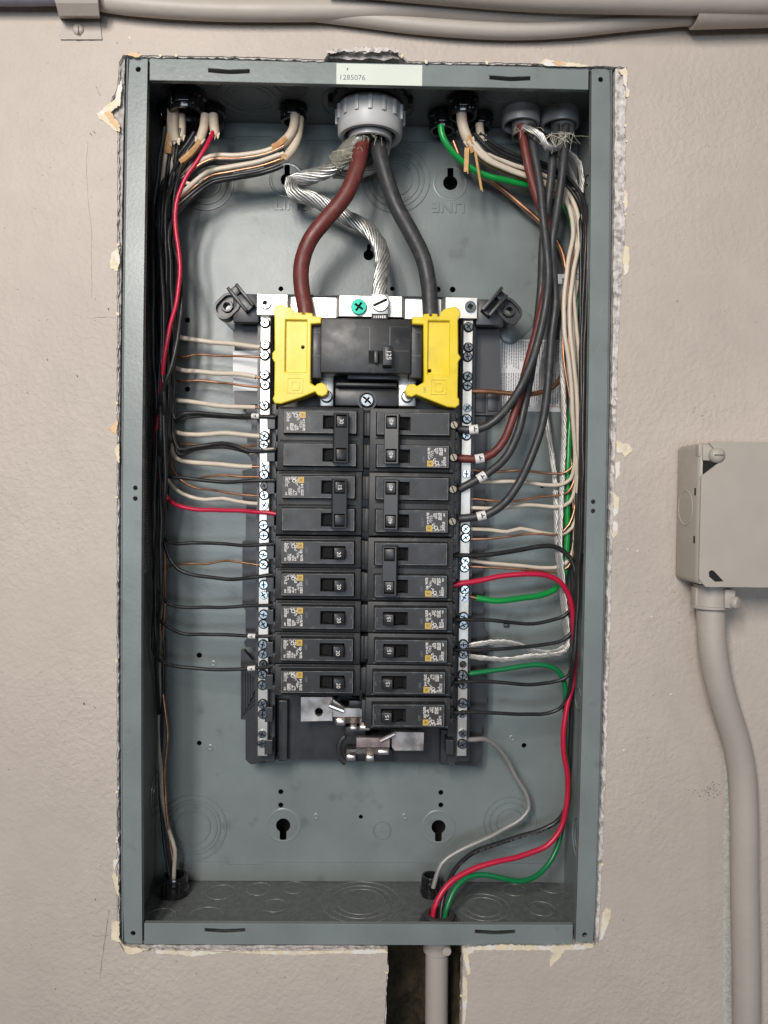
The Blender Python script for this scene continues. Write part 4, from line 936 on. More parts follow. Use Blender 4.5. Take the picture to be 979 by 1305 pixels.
left('copper_wire', 'bare copper wire just below the second white wire on the left', 'copper', K3v(-2, -2), 214, 78, 458, [(216, 480, 76), (226, 485, 72), (253, 485, 68), (280, 487.5, 65), (310, 492, 60), (333, 493.5, BD)], CR, GC, 4)
left('white_wire', 'third white wire from the top on the left, ending above the black sleeved wire', 'wire_white', K2w(-8, 4, 4), 206, 72, 480, [(209, 503, 72), (220, 509.5, 70), (240, 511, 70), (255, 513, 68), (274, 517, 65), (298, 518, 62), (326, 519, 58)], WR, GW, 5, tip=((325, 519, 58), (334, 519.5, BD)))
left('white_wire', 'fourth white wire from the top on the left, between two black wires', 'wire_white', K1w(4, 0, 4), 213, 78, 520, [(218, 544, 76), (226, 551.5, 72), (242, 554, 70), (262, 553.5, 68), (285, 552, 64), (308, 554, 60), (332, 556, BD)], WR, GW, 6)
left('copper_wire', 'bare copper wire half hidden behind the twisted black and white pair on the left', 'copper', K1w(0, 3, 8), 210, 82, 540, [(216, 561, 78), (228, 565, 76), (250, 567, 72), (300, 569, 66), (333, 567, BD)], CR, GC, 7)
left('white_wire', 'fifth white wire from the top on the left, with a long bare copper tip', 'wire_white', K1w(-2, 4, 8), 216, 80, 555, [(219, 575, 78), (225, 584, 74), (240, 588.5, 72), (262, 590.5, 69), (292, 593, 63), (322, 594.8, 58.5)], WR, GW, 8, tip=((321, 594.7, 58.5), (334, 595, BD)))
left('copper_wire', 'bare copper wire running just above the long black wire on the left', 'copper', K2w(-4, 3, 6), 212, 80, 570, [(217, 592, 79), (226, 606, 76), (240, 611, 74), (258, 608, 70), (295, 606, 63), (312, 607.5, 60), (333, 608, BD)], CR, GC, 9)
left('copper_wire', 'bare copper wire dipping just above the lowest white wire on the left', 'copper', K1w(2, 6, 10), 215, 76, 575, [(220, 598, 75), (230, 611, 74), (244, 620, 72), (265, 624, 69), (296, 629, 63), (333, 632.5, BD)], CR, GC, 10)
left('white_wire', 'lowest white wire on the left, just above the red wire', 'wire_white', K1w(-4, 6, 2), 209, 74, 590, [(215, 614, 74), (224, 624, 72), (242, 633, 70), (262, 637, 68), (284, 636, 66), (303, 639, 62), (329, 642, BD)], 1.6, GW, 11)
left('copper_wire', 'bare copper wire alone between the two black wires below the red wire on the left', 'copper', K2w(-6, 5, 8), 203, 82, 660, [(206, 690, 82), (211, 727, 80), (219, 721, 78), (236, 718, 74), (262, 718.5, 70), (290, 714.5, 65), (308, 717, 61), (333, 720.5, BD)], 0.95, GC, 12)
left('copper_wire', 'bare copper wire running down the left side to the bottom left clamp', 'copper', K1w(-3, 8, 12), 208, 80, 830, [(208, 880, 80), (213, 930, 78), (210, 990, 76), (212, 1030, 74), (216, 1070, 72), (221, 1100, 70), (223, 1128, 68)], 1.1, None, 13)
left('white_wire', 'pale wire slanting down into the bottom left clamp', 'wire_white', K1w(-7, 8, 10), 203, 84, 840, [(203, 900, 84), (205, 980, 82), (209, 1030, 80), (214, 1055, 74), (223, 1082, 68), (222, 1105, 68), (222, 1128, 68)], 1.7, None, 14)
left('black_wire', 'black wire running down the left side to the bottom left clamp', 'wire_black', K1w(-5, 8, 14), 206, 83, 860, [(205, 960, 83), (206, 1040, 82), (212, 1090, 76), (219, 1128, 70)], 1.6, None, 15)
# red wire
wire('red_wire', 'long red wire hanging down the left bundle to the double 15 breaker', 'wire_red', [(272, 168, 42), (266, 182, 36), (252, 205, 34), (236, 227, 34), (227, 250, 35), (223.5, 280, 36), (228, 318, 37), (229, 350, 37), (225, 385, 37), (216, 420, 39), (210, 455, 40), (206, 490, 45), (203, 525, 49), (199, 560, 52), (200, 590, 55), (205, 618, 59), (212, 633, 62), (224, 643, 60), (245, 648.5, 58), (275, 650, 55), (305, 650.5, 51), (335, 653.5, 46), (352, 655, 45)], 1.75)
# black wires
left('black_wire', 'black wire with white sleeve reaching the upper pole of the double 30 breaker', 'wire_black', K2w(-12, 0, 2), 219, 62, 480, [(220, 520, 62), (224, 534, 62), (230, 528, 61), (243, 525.5, 60), (270, 527.5, 57), (300, 530, 53), (326, 530, 48), (352, 531, 45)], 1.7, GB, 21, sleeve=(326, 530, 48))
left('black_wire', 'black wire lying close under the sleeved black wire on the left', 'wire_black', K2w(-10, 3, 6), 221, 68, 490, [(221, 522, 68), (225, 537, 66), (236, 532, 64), (255, 530, 62), (290, 532, 57), (322, 532.5, 50), (350, 529, 47)], 1.4, GB, 22)
left('black_wire', 'black wire arching to the lower pole of the double 30 breaker', 'wire_black', K2w(-15, 2, 4), 220, 60, 530, [(222, 560, 62), (228, 573, 62), (245, 570, 60), (264, 567, 59), (283, 565, 57), (300, 568, 53), (318, 575, 50), (335, 575, 47), (352, 573, 45)], 1.7, GB, 23)
o = left('white_wire', 'black-striped wire with pale stripped tip twisted under the arching black wire on the left', 'wire_black', K1w(6, 2, 6), 222, 64, 540, [(223, 568, 66), (229, 580, 66), (248, 573, 64), (272, 570, 61), (296, 571, 57), (322, 578, 51)], 1.5, GB, 24)
MB().tube(smooth_path([at(319, 577.5, 51.5), at(328, 576, 49), (at(340, 573.5, 46.5)), at(352, 573, 45)], 3), 1.6, 10).build('pale_tip', 'wire_white', o, 1.2)
o['label'] = 'black wire with a pale tip twisted under the arching black wire on the left'; o.name = 'black_wire'
left('black_wire', 'long black wire crossing just above the red wire bend to the double 15 breaker', 'wire_black', K3v(4, 0), 208, 56, 450, [(202, 500, 56), (199, 545, 58), (197, 580, 60), (201, 599, 62), (212, 607.5, 60), (232, 609, 58), (255, 612, 56), (285, 614.5, 53), (315, 612.5, 48), (352, 612, 45)], 1.6, GB, 25)
left('black_wire', 'topmost of the five black wires to the single 20 breakers, just below the red wire', 'wire_black', K3w(8, 3), 206, 66, 630, [(203, 668, 66), (207, 683, 64), (219, 691.5, 62), (245, 692, 60), (280, 692.5, 56), (312, 695, 51), (335, 693.5, 47), (352, 692.5, 45)], 1.5, GB, 26)
left('black_wire', 'second black wire to the single 20 breakers, dipping under the copper wire', 'wire_black', K3v(8, 2), 210, 64, 640, [(210, 690, 64), (217, 712, 64), (228, 726, 62), (246, 732.5, 60), (272, 736, 57), (298, 738.5, 53), (322, 736, 48), (352, 732, 45)], 1.6, GB, 27)
left('black_wire', 'third black wire to the single 20 breakers', 'wire_black', K1w(-8, 0, 0), 200, 66, 690, [(199, 735, 66), (205, 758, 64), (215, 769.5, 62), (236, 774, 60), (270, 774, 57), (305, 773, 52), (330, 771.5, 48), (352, 771, 45)], 1.5, GB, 28)
left('black_wire', 'fourth black wire to the single 20 breakers, with a white sleeve', 'wire_black', K1w(-6, 2, 2), 196, 68, 720, [(195, 765, 68), (200, 786, 66), (214, 799, 63), (232, 807.5, 60), (262, 808.5, 57), (295, 810, 53), (321, 811, 49), (352, 810, 45)], 1.5, GB, 29, sleeve=(321, 811, 49))
left('black_wire', 'lowest black wire to the single 20 breakers, with a white sleeve', 'wire_black', K1w(-10, 2, 4), 190, 64, 760, [(187, 800, 64), (191, 826, 62), (203, 841, 60), (222, 848.5, 58), (250, 851.5, 56), (285, 853, 53), (322, 851.5, 49), (340, 850, 46), (352, 846, 45)], 1.5, GB, 30, sleeve=(322, 851.5, 49))
# further wires of the bundle that run behind
for k, (lx, ld, ye, src) in enumerate(((212, 52, 600, K3w(6, -1)), (216, 58, 560, K2w(-14, 4, 0)), (204, 50, 760, K1w(-3, -2, 0)), (200, 58, 820, K1w(0, 0, 2)), (208, 46, 520, K2w(-18, 0, 2)))):
    left('black_wire', ['black wire in the left bundle coming from the paper wrapped cable', 'black wire in the left bundle beside the red wire', 'black wire deep in the left bundle against the side wall', 'black wire furthest down the left bundle', 'foremost black wire of the left bundle crossing the red wire'][k], 'wire_black', src, lx, ld, ye, [(lx - 2, ye + 40, ld + 16), (lx - 4, ye + 90, ld + 24)], 1.6, 'black wires in the left bundle', 40 + k)
wire('black_wire', 'black wire passing in front of the red wire half way down the left bundle', 'wire_black', [(250, 175, 46), (236, 200, 48), (222, 250, 56), (220, 300, 54), (229, 345, 48), (231.5, 390, 42), (227, 430, 37), (219, 465, 36), (208, 495, 40), (201, 530, 50), (199, 575, 58), (203, 600, 62), (206, 650, 66)], 1.75, 'black wires in the left bundle')
wire('white_wire', 'pale wire half hidden at the back of the left bundle near the top', 'wire_white', [(214, 165, 46), (211, 200, 48), (206, 240, 54), (202, 280, 60), (196, 320, 66), (194, 370, 70), (198, 420, 74), (205, 480, 80), (208, 540, 84)], 1.6)
wire('white_wire', 'pale wire from the paired cable curving behind the red wire', 'wire_white', K3v(-10, -3, 5) + [(226, 232, 60), (219, 262, 64), (215, 300, 70), (214, 360, 76), (214, 440, 80)], 1.6)

for k, (src, lx, ld, ye) in enumerate(((K3v(6, 1, 4), 218, 50, 470), (K3w(10, 2, -4), 224, 56, 440), (K2w(-20, 4, 4), 206, 44, 560), (K1w(-12, 2, -4), 197, 48, 700), (K1w(8, 4, 2), 211, 48, 640))):
    left('black_wire', 'black wire buried among the others in the left bundle', 'wire_black', src, lx, ld, ye, [(lx - 3, ye + 40, ld + 18), (lx - 5, ye + 90, ld + 28)], 1.7, 'buried black wires in the left bundle', 60 + k)
# ------------------------------------------------------------------ cable sheaths and clamps on the left
def sheath(label, pts, r, torn=True, paper=None):
    q = path(pts, r); n = len(q); o = MB().tube(q, [r * (1 if i < n * .7 else 1 - .22 * (i - n * .7) / (n * .3)) for i in range(n)], 12).build('cable_sheath', 'sheath', None, 1.0)
    tag(o, label, 'cable sheath', 'cable sheaths')
    if paper: MB().tube(path(paper, r * .6), [r * .75 * (1 - .5 * abs(i / 8 - .4)) for i in range(len(path(paper, r * .6)))], 7).build('paper_filler', 'paper', o, 0.4)
    if torn:
        d_ = (q[-1] - q[-3]).normalized(); s2 = d_.cross(V((0, 1, 0))).normalized(); b_ = MB()
        for k in (-1, 0, 1):
            a = q[-1] + s2 * k * r * .7 - V((0, r * .55, 0)); b_.quad([a - s2 * r * .45 - d_ * 2, a + s2 * r * .45 - d_ * 2, a + s2 * r * .1 + d_ * rnd.uniform(2, 5) + V((0, -.6, 0)), a - s2 * r * .2 + d_ * rnd.uniform(1, 3)])
        b_.build('torn_edge', 'sheath', o, 0)
    return o
sheath('upper beige cable sheath bending left from the black clamp near the large fitting', [(376, 146, 46), (374, 164, 46), (366, 177, 47), (356, 185, 48)], 3.7, False, [(366, 176, 45), (356, 184, 46), (348, 188, 48)])
sheath('lower beige cable sheath bending left from the same clamp near the large fitting', [(382, 150, 52), (380, 172, 51), (373, 190, 51), (362, 203, 52)], 3.6, False, [(366, 198, 50), (352, 205, 52), (336, 210, 54)])
sheath('torn beige cable sheath just above the red wire, left half', [(262, 146, 44), (260, 162, 44), (257, 173, 44), (255, 180, 44)], 3.6, True, [(258, 176, 43), (250, 188, 44), (236, 202, 47), (230, 206, 48)])
sheath('torn beige cable sheath just above the red wire, right half', [(272, 146, 44), (273, 160, 44), (274, 168, 44), (274, 174, 44)], 3.8, True)
sheath('torn beige cable sheath hanging from the leftmost black clamp', [(221, 140, 46), (220, 160, 46), (221, 172, 46), (223, 182, 46)], 4.6, True, [(217, 170, 45), (215, 184, 46), (214, 196, 47)])
sheath('short dark beige cable sheath beside the leftmost clamp', [(231, 146, 50), (232, 162, 50), (231, 176, 50)], 3.2, True)
def clamp_(label, px, py, zt, rpx, hpx, ax=(0, 0, -1), tilt=(0, 0), tab=True, group='black cable clamps', d_=None):
    top = onz(px, py - hpx / 2, H - 1.4) if zt == 'top' else None
    y_ = d_ if d_ is not None else min(80, max(14, top.y))
    c = at(px, py, y_); r = rpx / 1.55; h = hpx / 1.6
    ax = V((tilt[0], tilt[1], -1)).normalized() if zt == 'top' else V((tilt[0], tilt[1], 1)).normalized()
    o0 = V((c.x, c.y, H - 1.4)) if zt == 'top' else V((c.x, c.y, -H + 1.3))
    hh = abs(o0.z - c.z) + h / 2
    b_ = MB(); b_.lathe([(r * .9, -.5), (r * .92, hh - h * .95), (r * 1.08, hh - h * .9), (r * 1.08, hh - h * .62), (r * .98, hh - h * .55), (r * .98, hh - h * .18), (r * .9, hh), (r * .72, hh), (r * .66, hh - 4)], o0, ax, 26)
    root = b_.build('cable_clamp', 'clip_black', None, 0.6); tag(root, label, 'cable clamp', group)
    if tab:
        b2 = MB(); q = o0 + ax * (hh - h * .5); b2.box(q.x - r * .36, q.x + r * .36, q.y - r * 1.14, q.y - r * .8, q.z - h * .32, q.z + h * .30, .5); b2.box(q.x - r * .62, q.x - r * .5, q.y - r * 1.0, q.y - r * .6, q.z - h * .4, q.z + h * .4, .3); b2.box(q.x + r * .5, q.x + r * .62, q.y - r * 1.0, q.y - r * .6, q.z - h * .4, q.z + h * .4, .3)
        b2.build('clamp_tab', 'clip_black', root, 0.6)
    return root
clamp_('black cable clamp with square tab, holding the paired beige cables', 374, 146, 'top', 17, 22)
clamp_('black cable clamp above the red wire at upper left', 266, 150, 'top', 20, 26)
clamp_('rear black cable clamp at the upper left corner', 238, 132, 'top', 23, 28)
clamp_('leftmost black cable clamp in the dark upper corner', 222, 148, 'top', 20, 24)
clamp_('black cable clamp holding the thick green wire', 564, 156, 'top', 18, 24)
clamp_('black cable clamp with the beige cable, above the pine slivers', 590, 137, 'top', 19, 24)
clamp_('black cable clamp half hidden behind the beige cable at upper right', 613, 156, 'top', 15, 20)
clamp_('black cable clamp in the bottom left corner', 223, 1128, 'bot', 17, 28, d_=onz(222, 1140, -H + 1.3).y)
clamp_('black cable clamp on the bottom, holding the grey wire', 549, 1127, 'bot', 13, 26, d_=onz(549, 1141, -H + 1.3).y, tab=True)

# ------------------------------------------------------------------ fittings
p = onz(472, 128, H - 1.4); fc = V((at(472, 150, 46).x, 45, H - 1.4))
b_ = MB(); b_.lathe([(29.5, 0), (30.5, 3), (30.5, 6), (28, 7.5), (20, 7.6)], fc, (0, 0, -1), 48)
lock = tag(empty('conduit_fitting', fc), 'large light grey ribbed conduit fitting over the main cables', 'conduit fitting'); lo = Matrix.Translation(-V(lock.location))
def F_(o): o.parent = lock; o.matrix_parent_inverse = lo; return o
F_(b_.build('locknut', 'rubber', smooth=0.6))
b_ = MB()
for k in range(8):
    a = 2 * math.pi * k / 8; M = Matrix.Translation(fc + V((0, 0, -4))) @ Matrix.Rotation(a, 4, 'Z'); b_.obox(M, 29, 34, -4, 4, -3, 3.5, .6)
F_(b_.build('locknut_lug', 'rubber'))
b_ = MB(); b_.lathe([(22, 8.5), (25.6, 9), (26.6, 10.5), (26.6, 22), (26.2, 24), (25.8, 31), (24.5, 33), (21.5, 33), (20.5, 31), (20.3, 10)], fc, (0, 0, -1), 56); F_(b_.build('bushing', 'pvc_grey', smooth=0.8))
b_ = MB()
for k in range(16):
    a = 2 * math.pi * k / 16; M = Matrix.Translation(fc + V((0, 0, -16))) @ Matrix.Rotation(a, 4, 'Z'); b_.obox(M, 26.0, 28.2, -1.6, 1.6, -6.5, 5, .5)
F_(b_.build('bushing_rib', 'pvc_grey'))
b_ = MB(); b_.lathe([(17.5, 0), (17.5, 36), (16, 36.5), (16, 0)], fc, (0, 0, -1), 40); F_(b_.build('inner_sleeve', 'zinc_bushing', smooth=0.8))
def bushing(label, px, py, r):
    cc = onz(px, py, H - 1.4); hh = 12.0; b_ = MB()
    b_.lathe([(r * 1.0, 0), (r * 1.0, hh - 1), (r * .98, hh), (r * .86, hh), (r * .84, hh - 1.5), (r * .82, 2)], cc, (0, 0, -1), 40)
    o = b_.build('conduit_bushing', 'zinc_bushing', None, 0.8); tag(o, label, 'bushing', 'grey conduit bushings')
    b2 = MB(); b2.lathe([(r * .66, 0), (r * .62, hh + 9), (r * .54, hh + 9), (r * .54, 0)], cc + V((2.5, 0, 0)), (0, 0, -1), 30); b2.build('inner_sleeve', 'wire_grey', o, 0.8)
    return o, cc, hh
bushing('grey metal bushing holding the brownish red and black cables', 664, 142, 15.6)
bushing('rightmost grey metal bushing holding two black cables', 714, 143, 15.6)
# frayed fibres
def fray(label, px, py, d, n, sx, sy, ln, seed):
    r2 = random.Random(seed); b_ = MB()
    for k in range(n):
        a = at(px + r2.uniform(-sx, sx), py + r2.uniform(-2, 4), d + r2.uniform(-9, 6)); ang = r2.gauss(0, 1.0)
        e = a + V((math.sin(ang) * ln * r2.uniform(.4, 1), r2.uniform(-5, 2), -abs(math.cos(ang)) * ln * r2.uniform(.3, 1)))
        mid = (a + e) / 2 + V((r2.uniform(-2, 2), r2.uniform(-2, 2), r2.uniform(-1, 2))); b_.tube(smooth_path([a, mid, e], 2.5), r2.uniform(.07, .15), 4)
    return tag(b_.build('frayed_fibres', 'fibre', None, 0), label, 'fibres', kind='stuff')
fray('pale frayed fibres under the rightmost bushing', 716, 170, 34, 34, 16, 8, 17, 2)
fray('frayed fibres at the mouth of the left grey bushing', 668, 163, 36, 14, 14, 6, 10, 3)
fray('yellowish frayed fibres below the large conduit fitting', 472, 170, 38, 34, 18, 6, 8, 4)
fray('yellowish fibres lying along the bare aluminium cable', 447, 190, 42, 30, 14, 14, 10, 6)

q = path([(470, 163, 42), (458, 178, 41), (444, 192, 46), (428, 207, 53)], 6.5)
b_ = MB(); b_.tube(q, [7.4 + 1.0 * noise.noise(V((i * .9, 0, 3))) for i in range(len(q))], 14, caps=False)
for v in b_.bm.verts: v.co += V((noise.noise(v.co * .25), noise.noise(v.co * .25 + V((9, 0, 0))), noise.noise(v.co * .3))) * 0.9
tag(b_.build('plastic_wrap', 'film', None, 2), 'torn translucent wrap round the bare aluminium cable below the large fitting', 'plastic wrap')

# ------------------------------------------------------------------ right side: large circuit cables
GBG = 'cables to the double 40 breakers'
wire('circuit_cable', 'thick black sleeved cable curving to the top right double 40 breaker, upper pole', 'cable_black', [(676, 160, 42), (680, 190, 36), (688, 235, 33), (692, 275, 31), (696, 310, 30), (699, 350, 29), (695, 392, 29), (687, 430, 30), (676, 466, 32), (660, 500, 35), (640, 527, 38), (622, 542, 40), (604, 547.5, 42), (584, 547, 44)], 3.35, GBG, 14, sleeve=(608.5, 547.3, 41), cat='cable')
wire('circuit_cable', 'thick brownish red sleeved cable curving to the top right double 40 breaker, lower pole', 'cable_red', [(664, 160, 40), (669, 190, 36), (677, 228, 36), (687, 260, 38), (699, 292, 40), (704, 320, 41), (700, 348, 40), (692, 385, 39), (683, 425, 39), (673, 462, 40), (664, 497, 42), (652, 538, 43), (642, 562, 43), (628, 578, 43), (611, 584.5, 43), (584, 584, 44)], 3.35, GBG, 14, sleeve=(611, 584.5, 43), cat='cable')
wire('circuit_cable', 'thick black sleeved cable to the second double 40 breaker, upper pole', 'cable_black', [(709, 160, 42), (705, 195, 38), (702, 230, 38), (697, 270, 42), (692, 310, 48), (690, 360, 52), (684, 420, 52), (676, 480, 50), (669, 515, 48), (660, 552, 46), (643, 585, 45), (622, 603, 44), (605, 613, 44), (585, 624, 45)], 3.35, GBG, 14, sleeve=(610, 611, 44), cat='cable')
wire('circuit_cable', 'thick black sleeved cable to the second double 40 breaker, lower pole', 'cable_black', [(721, 160, 40), (719, 195, 34), (715, 235, 33), (709, 275, 35), (704, 310, 38), (706, 350, 40), (708, 385, 40), (703, 430, 40), (700, 470, 40), (697, 505, 40), (690, 545, 40), (678, 580, 40), (660, 618, 40), (642, 642, 41), (622, 655, 42), (605, 659, 43), (585, 661, 45)], 3.35, GBG, 14, sleeve=(615, 656.5, 42.5), cat='cable')
# thick green and bare copper
wire('green_wire', 'thick bright green wire from its clamp down the right bundle to the right neutral bar', 'wire_green', [(562, 160, 36), (566, 176, 36), (577, 194, 40), (595, 210, 46), (622, 224, 54), (655, 232, 60), (690, 240, 64), (716, 256, 64), (730, 290, 62), (737, 330, 62), (738, 380, 64), (735, 440, 68), (730, 500, 70), (726, 550, 70), (724, 600, 68), (723, 660, 68), (722, 705, 68), (718, 735, 67), (706, 752, 65), (688, 759, 62), (660, 763.5, 59), (630, 765, 57), (607, 762, 57)], 2.55, None, 14, tip=((608, 762.3, 57), (597, 760, 57)))
wire('copper_ground', 'thick bright bare copper wire slanting behind the dark cables to the right neutral bar', 'copper', [(578, 180, 66), (590, 206, 68), (612, 222, 72), (640, 241, 76), (665, 262, 79), (690, 284, 80), (708, 306, 78), (718, 326, 76), (722, 370, 78), (720, 430, 80), (718, 470, 78), (711, 487, 72), (698, 497, 68), (680, 502, 65), (650, 501, 62), (620, 498.5, 59), (596, 497.5, 57)], 2.1, None, 14)

# right bundle
def rlane(x0, x1, d, ys, seed, amp=1.6):
    r2 = random.Random(seed); f1, a1 = r2.uniform(.012, .02), r2.uniform(0, 6); n = len(ys)
    return [(x0 + (x1 - x0) * i / max(1, n - 1) + amp * math.sin(y * f1 + a1), y, d + 2.5 * math.sin(y * f1 * 1.4 + a1)) for i, y in enumerate(ys)]
GWR, GBR, GCR = 'white wires on the right neutral bar', 'black wires to the right breakers', 'bare copper wires on the right neutral bar'
def K5(dx=0, dy=0, dd=0): return [(594 + dx, 178 + dy, 42 + dd), (612 + dx, 197 + dy, 46 + dd), (642 + dx, 213 + dy, 54 + dd), (682 + dx, 228 + dy, 58 + dd), (712 + dx, 244 + dy, 58 + dd)]
def K6(dx=0, dy=0, dd=0): return [(611 + dx, 178 + dy, 50 + dd), (630 + dx, 192 + dy, 54 + dd), (655 + dx, 204 + dy, 58 + dd), (690 + dx, 216 + dy, 62 + dd), (722 + dx, 233 + dy, 62 + dd)]
wire('white_wire', 'uppermost white wire on the right neutral bar', 'wire_white', K5(0, 0, 0) + [(728, 268, 56), (733, 300, 54), (726, 340, 50), (722, 380, 50)] + rlane(722, 733, 54, ysr(420, 570), 1) + [(731, 596, 58), (727, 611, 60), (716, 617.5, 61), (700, 618, 61), (680, 616, 60), (650, 614, 58), (620, 615, 57), (597, 614, 57)], 1.6, GWR)
wire('white_wire', 'second white wire from the top on the right neutral bar', 'wire_white', K5(4, 4, 3) + [(733, 275, 58), (737, 310, 57), (731, 350, 54), (726, 400, 54)] + rlane(727, 736, 56, ysr(440, 590), 2) + [(733, 625, 62), (727, 639, 63), (714, 645.5, 62), (695, 645.5, 62), (670, 644, 60), (645, 646.5, 58), (620, 648.5, 57), (598, 647, 57)], 1.6, GWR)
wire('white_wire', 'third white wire from the top on the right neutral bar', 'wire_white', K6(-4, 6, 0) + [(738, 262, 60), (743, 295, 60), (737, 345, 58)] + rlane(730, 738, 58, ysr(400, 620), 3) + [(735, 655, 64), (729, 673, 64), (716, 681, 64), (700, 681, 63), (680, 677, 61), (664, 674, 60), (646, 678, 58), (622, 675.5, 57), (598, 674, 57)], 1.6, GWR)
wire('white_wire', 'lowest white wire on the right neutral bar, just above the red wire', 'wire_white', K6(2, 8, 3) + [(743, 265, 63), (747, 300, 63), (741, 350, 62)] + rlane(734, 739, 62, ysr(400, 650), 4) + [(735, 690, 66), (727, 711, 65), (715, 721, 65), (695, 724, 63), (665, 721, 60), (630, 718, 58), (598, 714, 57)], 1.6, GWR)
wire('white_wire', 'foremost white wire of the right bundle, in front of the others', 'wire_white', K5(2, 2, -4) + [(726, 266, 50), (731, 296, 47), (724, 335, 43), (719, 380, 42), (720, 420, 42), (726, 470, 45), (730, 530, 50), (733, 580, 56), (734, 630, 66)], 1.8)
wire('white_wire', 'white wire just behind the foremost one of the right bundle', 'wire_white', K6(-6, 4, -4) + [(735, 268, 52), (739, 300, 50), (730, 350, 46), (726, 400, 45), (730, 450, 46), (735, 510, 50), (736, 570, 56), (736, 640, 68)], 1.8)
wire('white_wire', 'white wire on the outer side of the right bundle', 'wire_white', K5(8, 2, -3) + [(724, 262, 52), (731, 290, 50), (735, 320, 50), (731, 350, 49), (733, 400, 50), (738, 450, 54), (738, 520, 58), (734, 580, 64), (731, 640, 70)], 1.6)
for k, (y1, run, src, x0, x1, d) in enumerate((
        (560, [(733, 585, 60), (727, 598, 60), (716, 604, 61), (695, 603, 61), (660, 600, 59), (625, 602, 58), (598, 598, 57)], K5(-4, 3, 2), 718, 731, 60),
        (590, [(731, 615, 62), (724, 627, 62), (710, 631, 62), (690, 633, 61), (670, 637, 60), (635, 638.5, 58), (598, 636, 57)], K6(-8, 4, 2), 722, 733, 62),
        (620, [(732, 650, 62), (725, 669, 61), (712, 681, 61), (692, 681, 60), (670, 681, 60), (648, 684, 58), (620, 687.5, 57), (598, 687, 57)], K5(-2, 6, 4), 726, 734, 64),
        (660, [(732, 695, 63), (724, 722, 64), (710, 728.5, 64), (680, 727, 61), (640, 724, 58), (598, 722, 57)], K6(-2, 10, 5), 724, 732, 66))):
    wire('copper_wire', ['uppermost thin bare copper wire on the right neutral bar', 'second thin bare copper wire on the right, above the second white wire', 'third thin bare copper wire on the right, crossing under the third white wire', 'lowest thin bare copper wire on the right, under the lowest white wire'][k], 'copper', src + [(733 + k * 2, 280, d), (730, 330, d)] + rlane(x0, x1, d + 3, ysr(380, y1), 20 + k) + run, CR, GCR)
wire('copper_wire', 'thin copper wire twisting among the white wires of the right bundle', 'copper', K5(2, 7, 2) + [(732, 290, 50), (727, 340, 48), (720, 400, 48), (717, 440, 50), (722, 480, 50), (729, 530, 52), (733, 580, 58), (734, 650, 70)], 0.95)
wire('copper_wire', 'second copper wire twisting beside the pale wires of the right bundle', 'copper', K6(0, 8, -2) + [(738, 290, 54), (733, 340, 50), (726, 400, 48), (725, 440, 48), (732, 490, 52), (738, 560, 58), (738, 650, 70)], 0.95)
wire('brown_wire', 'brownish wire beside the white wires leaving the upper right clamp', 'wire_brown', K5(-2, -3, 3) + [(735, 280, 62), (738, 330, 66), (735, 420, 74), (733, 520, 80)], 1.6)
def rb(label, src, x0, x1, d, y1, run, r=1.55, seed=0, ytop=290):
    return wire('black_wire', label, 'wire_black', src + rlane(x0, x1, d, ysr(ytop, y1), seed) + run, r, GBR)
rb('black wire with a small nick to the first single 15 breaker on the right', K5(6, -6, 2) + [(733, 262, 56)], 742, 737, 50, 700, [(734, 745, 54), (730, 772, 58), (721, 784, 60), (703, 790, 60), (680, 794.5, 58), (655, 793.5, 55), (625, 790.5, 50), (600, 789.5, 47), (578, 790, 45)], 1.55, 31)
rb('black wire lying over the braids, to the second single 15 breaker on the right', K6(4, -4, 0) + [(745, 255, 58)], 749, 738, 54, 740, [(734, 780, 56), (729, 806, 58), (718, 816, 58), (695, 821, 57), (665, 825, 54), (630, 827.5, 50), (600, 828, 47), (578, 828, 45)], 1.55, 32)
rb('black wire under the green loop, to the third single 15 breaker on the right', K5(10, -8, 0) + [(738, 258, 54)], 746, 735, 48, 790, [(730, 836, 52), (724, 861, 56), (712, 868, 57), (690, 871.5, 56), (665, 872, 53), (635, 869.5, 50), (600, 868.5, 47), (578, 870, 45)], 1.55, 33)
rb('lowest black wire, to the last single 15 breaker on the right', K6(0, -8, -2) + [(742, 250, 52)], 751, 734, 44, 840, [(727, 870, 50), (722, 890, 54), (713, 903, 57), (698, 908.5, 58), (670, 910, 55), (630, 908.5, 50), (600, 907, 47), (578, 908, 45)], 1.55, 34)
for k in range(4):
    wire('black_wire', 'black wire buried among the others in the right bundle', 'wire_black', (K5 if k % 2 else K6)(3 - 5 * k, -2 - 3 * k, 1 + k) + [(732 + 3 * k, 256 - 3 * k, 58)] + rlane(740 + 3 * k, 737 + 2 * k, 60 + 3 * k, ysr(300, 700 + 30 * k), 80 + k, 2.4), 1.65, 'buried black wires in the right bundle')
wire('black_wire', 'thick printed black wire from the right double 30 breaker down to the bottom conduit', 'wire_black', [(578, 708, 45), (600, 708, 47), (630, 706, 50), (660, 701, 54), (690, 696.5, 56), (707, 697, 57), (718, 702, 58), (727, 711, 58), (734, 735, 56), (738, 780, 56), (738, 820, 58), (736, 845, 60), (733, 866, 62), (731, 900, 64), (728, 950, 66), (728, 990, 68), (724, 1025, 70), (713, 1044, 72), (690, 1058, 72), (660, 1067, 70), (625, 1078, 66), (600, 1088, 60), (584, 1103, 50), (572, 1125, 40), (565, 1145, 34), (562, 1168, 28), V((at(562, 1180, 26).x, 26, -H - 4))], 2.0)
bw = bpy.data.objects[[o.name for o in bpy.data.objects if o.name.startswith('black_wire')][-1]]
pq = path([(713, 1044, 72), (690, 1058, 72), (660, 1067, 70), (625, 1078, 66), (600, 1088, 60), (584, 1103, 50)], 2.0); b_ = MB(); r2 = random.Random(8)
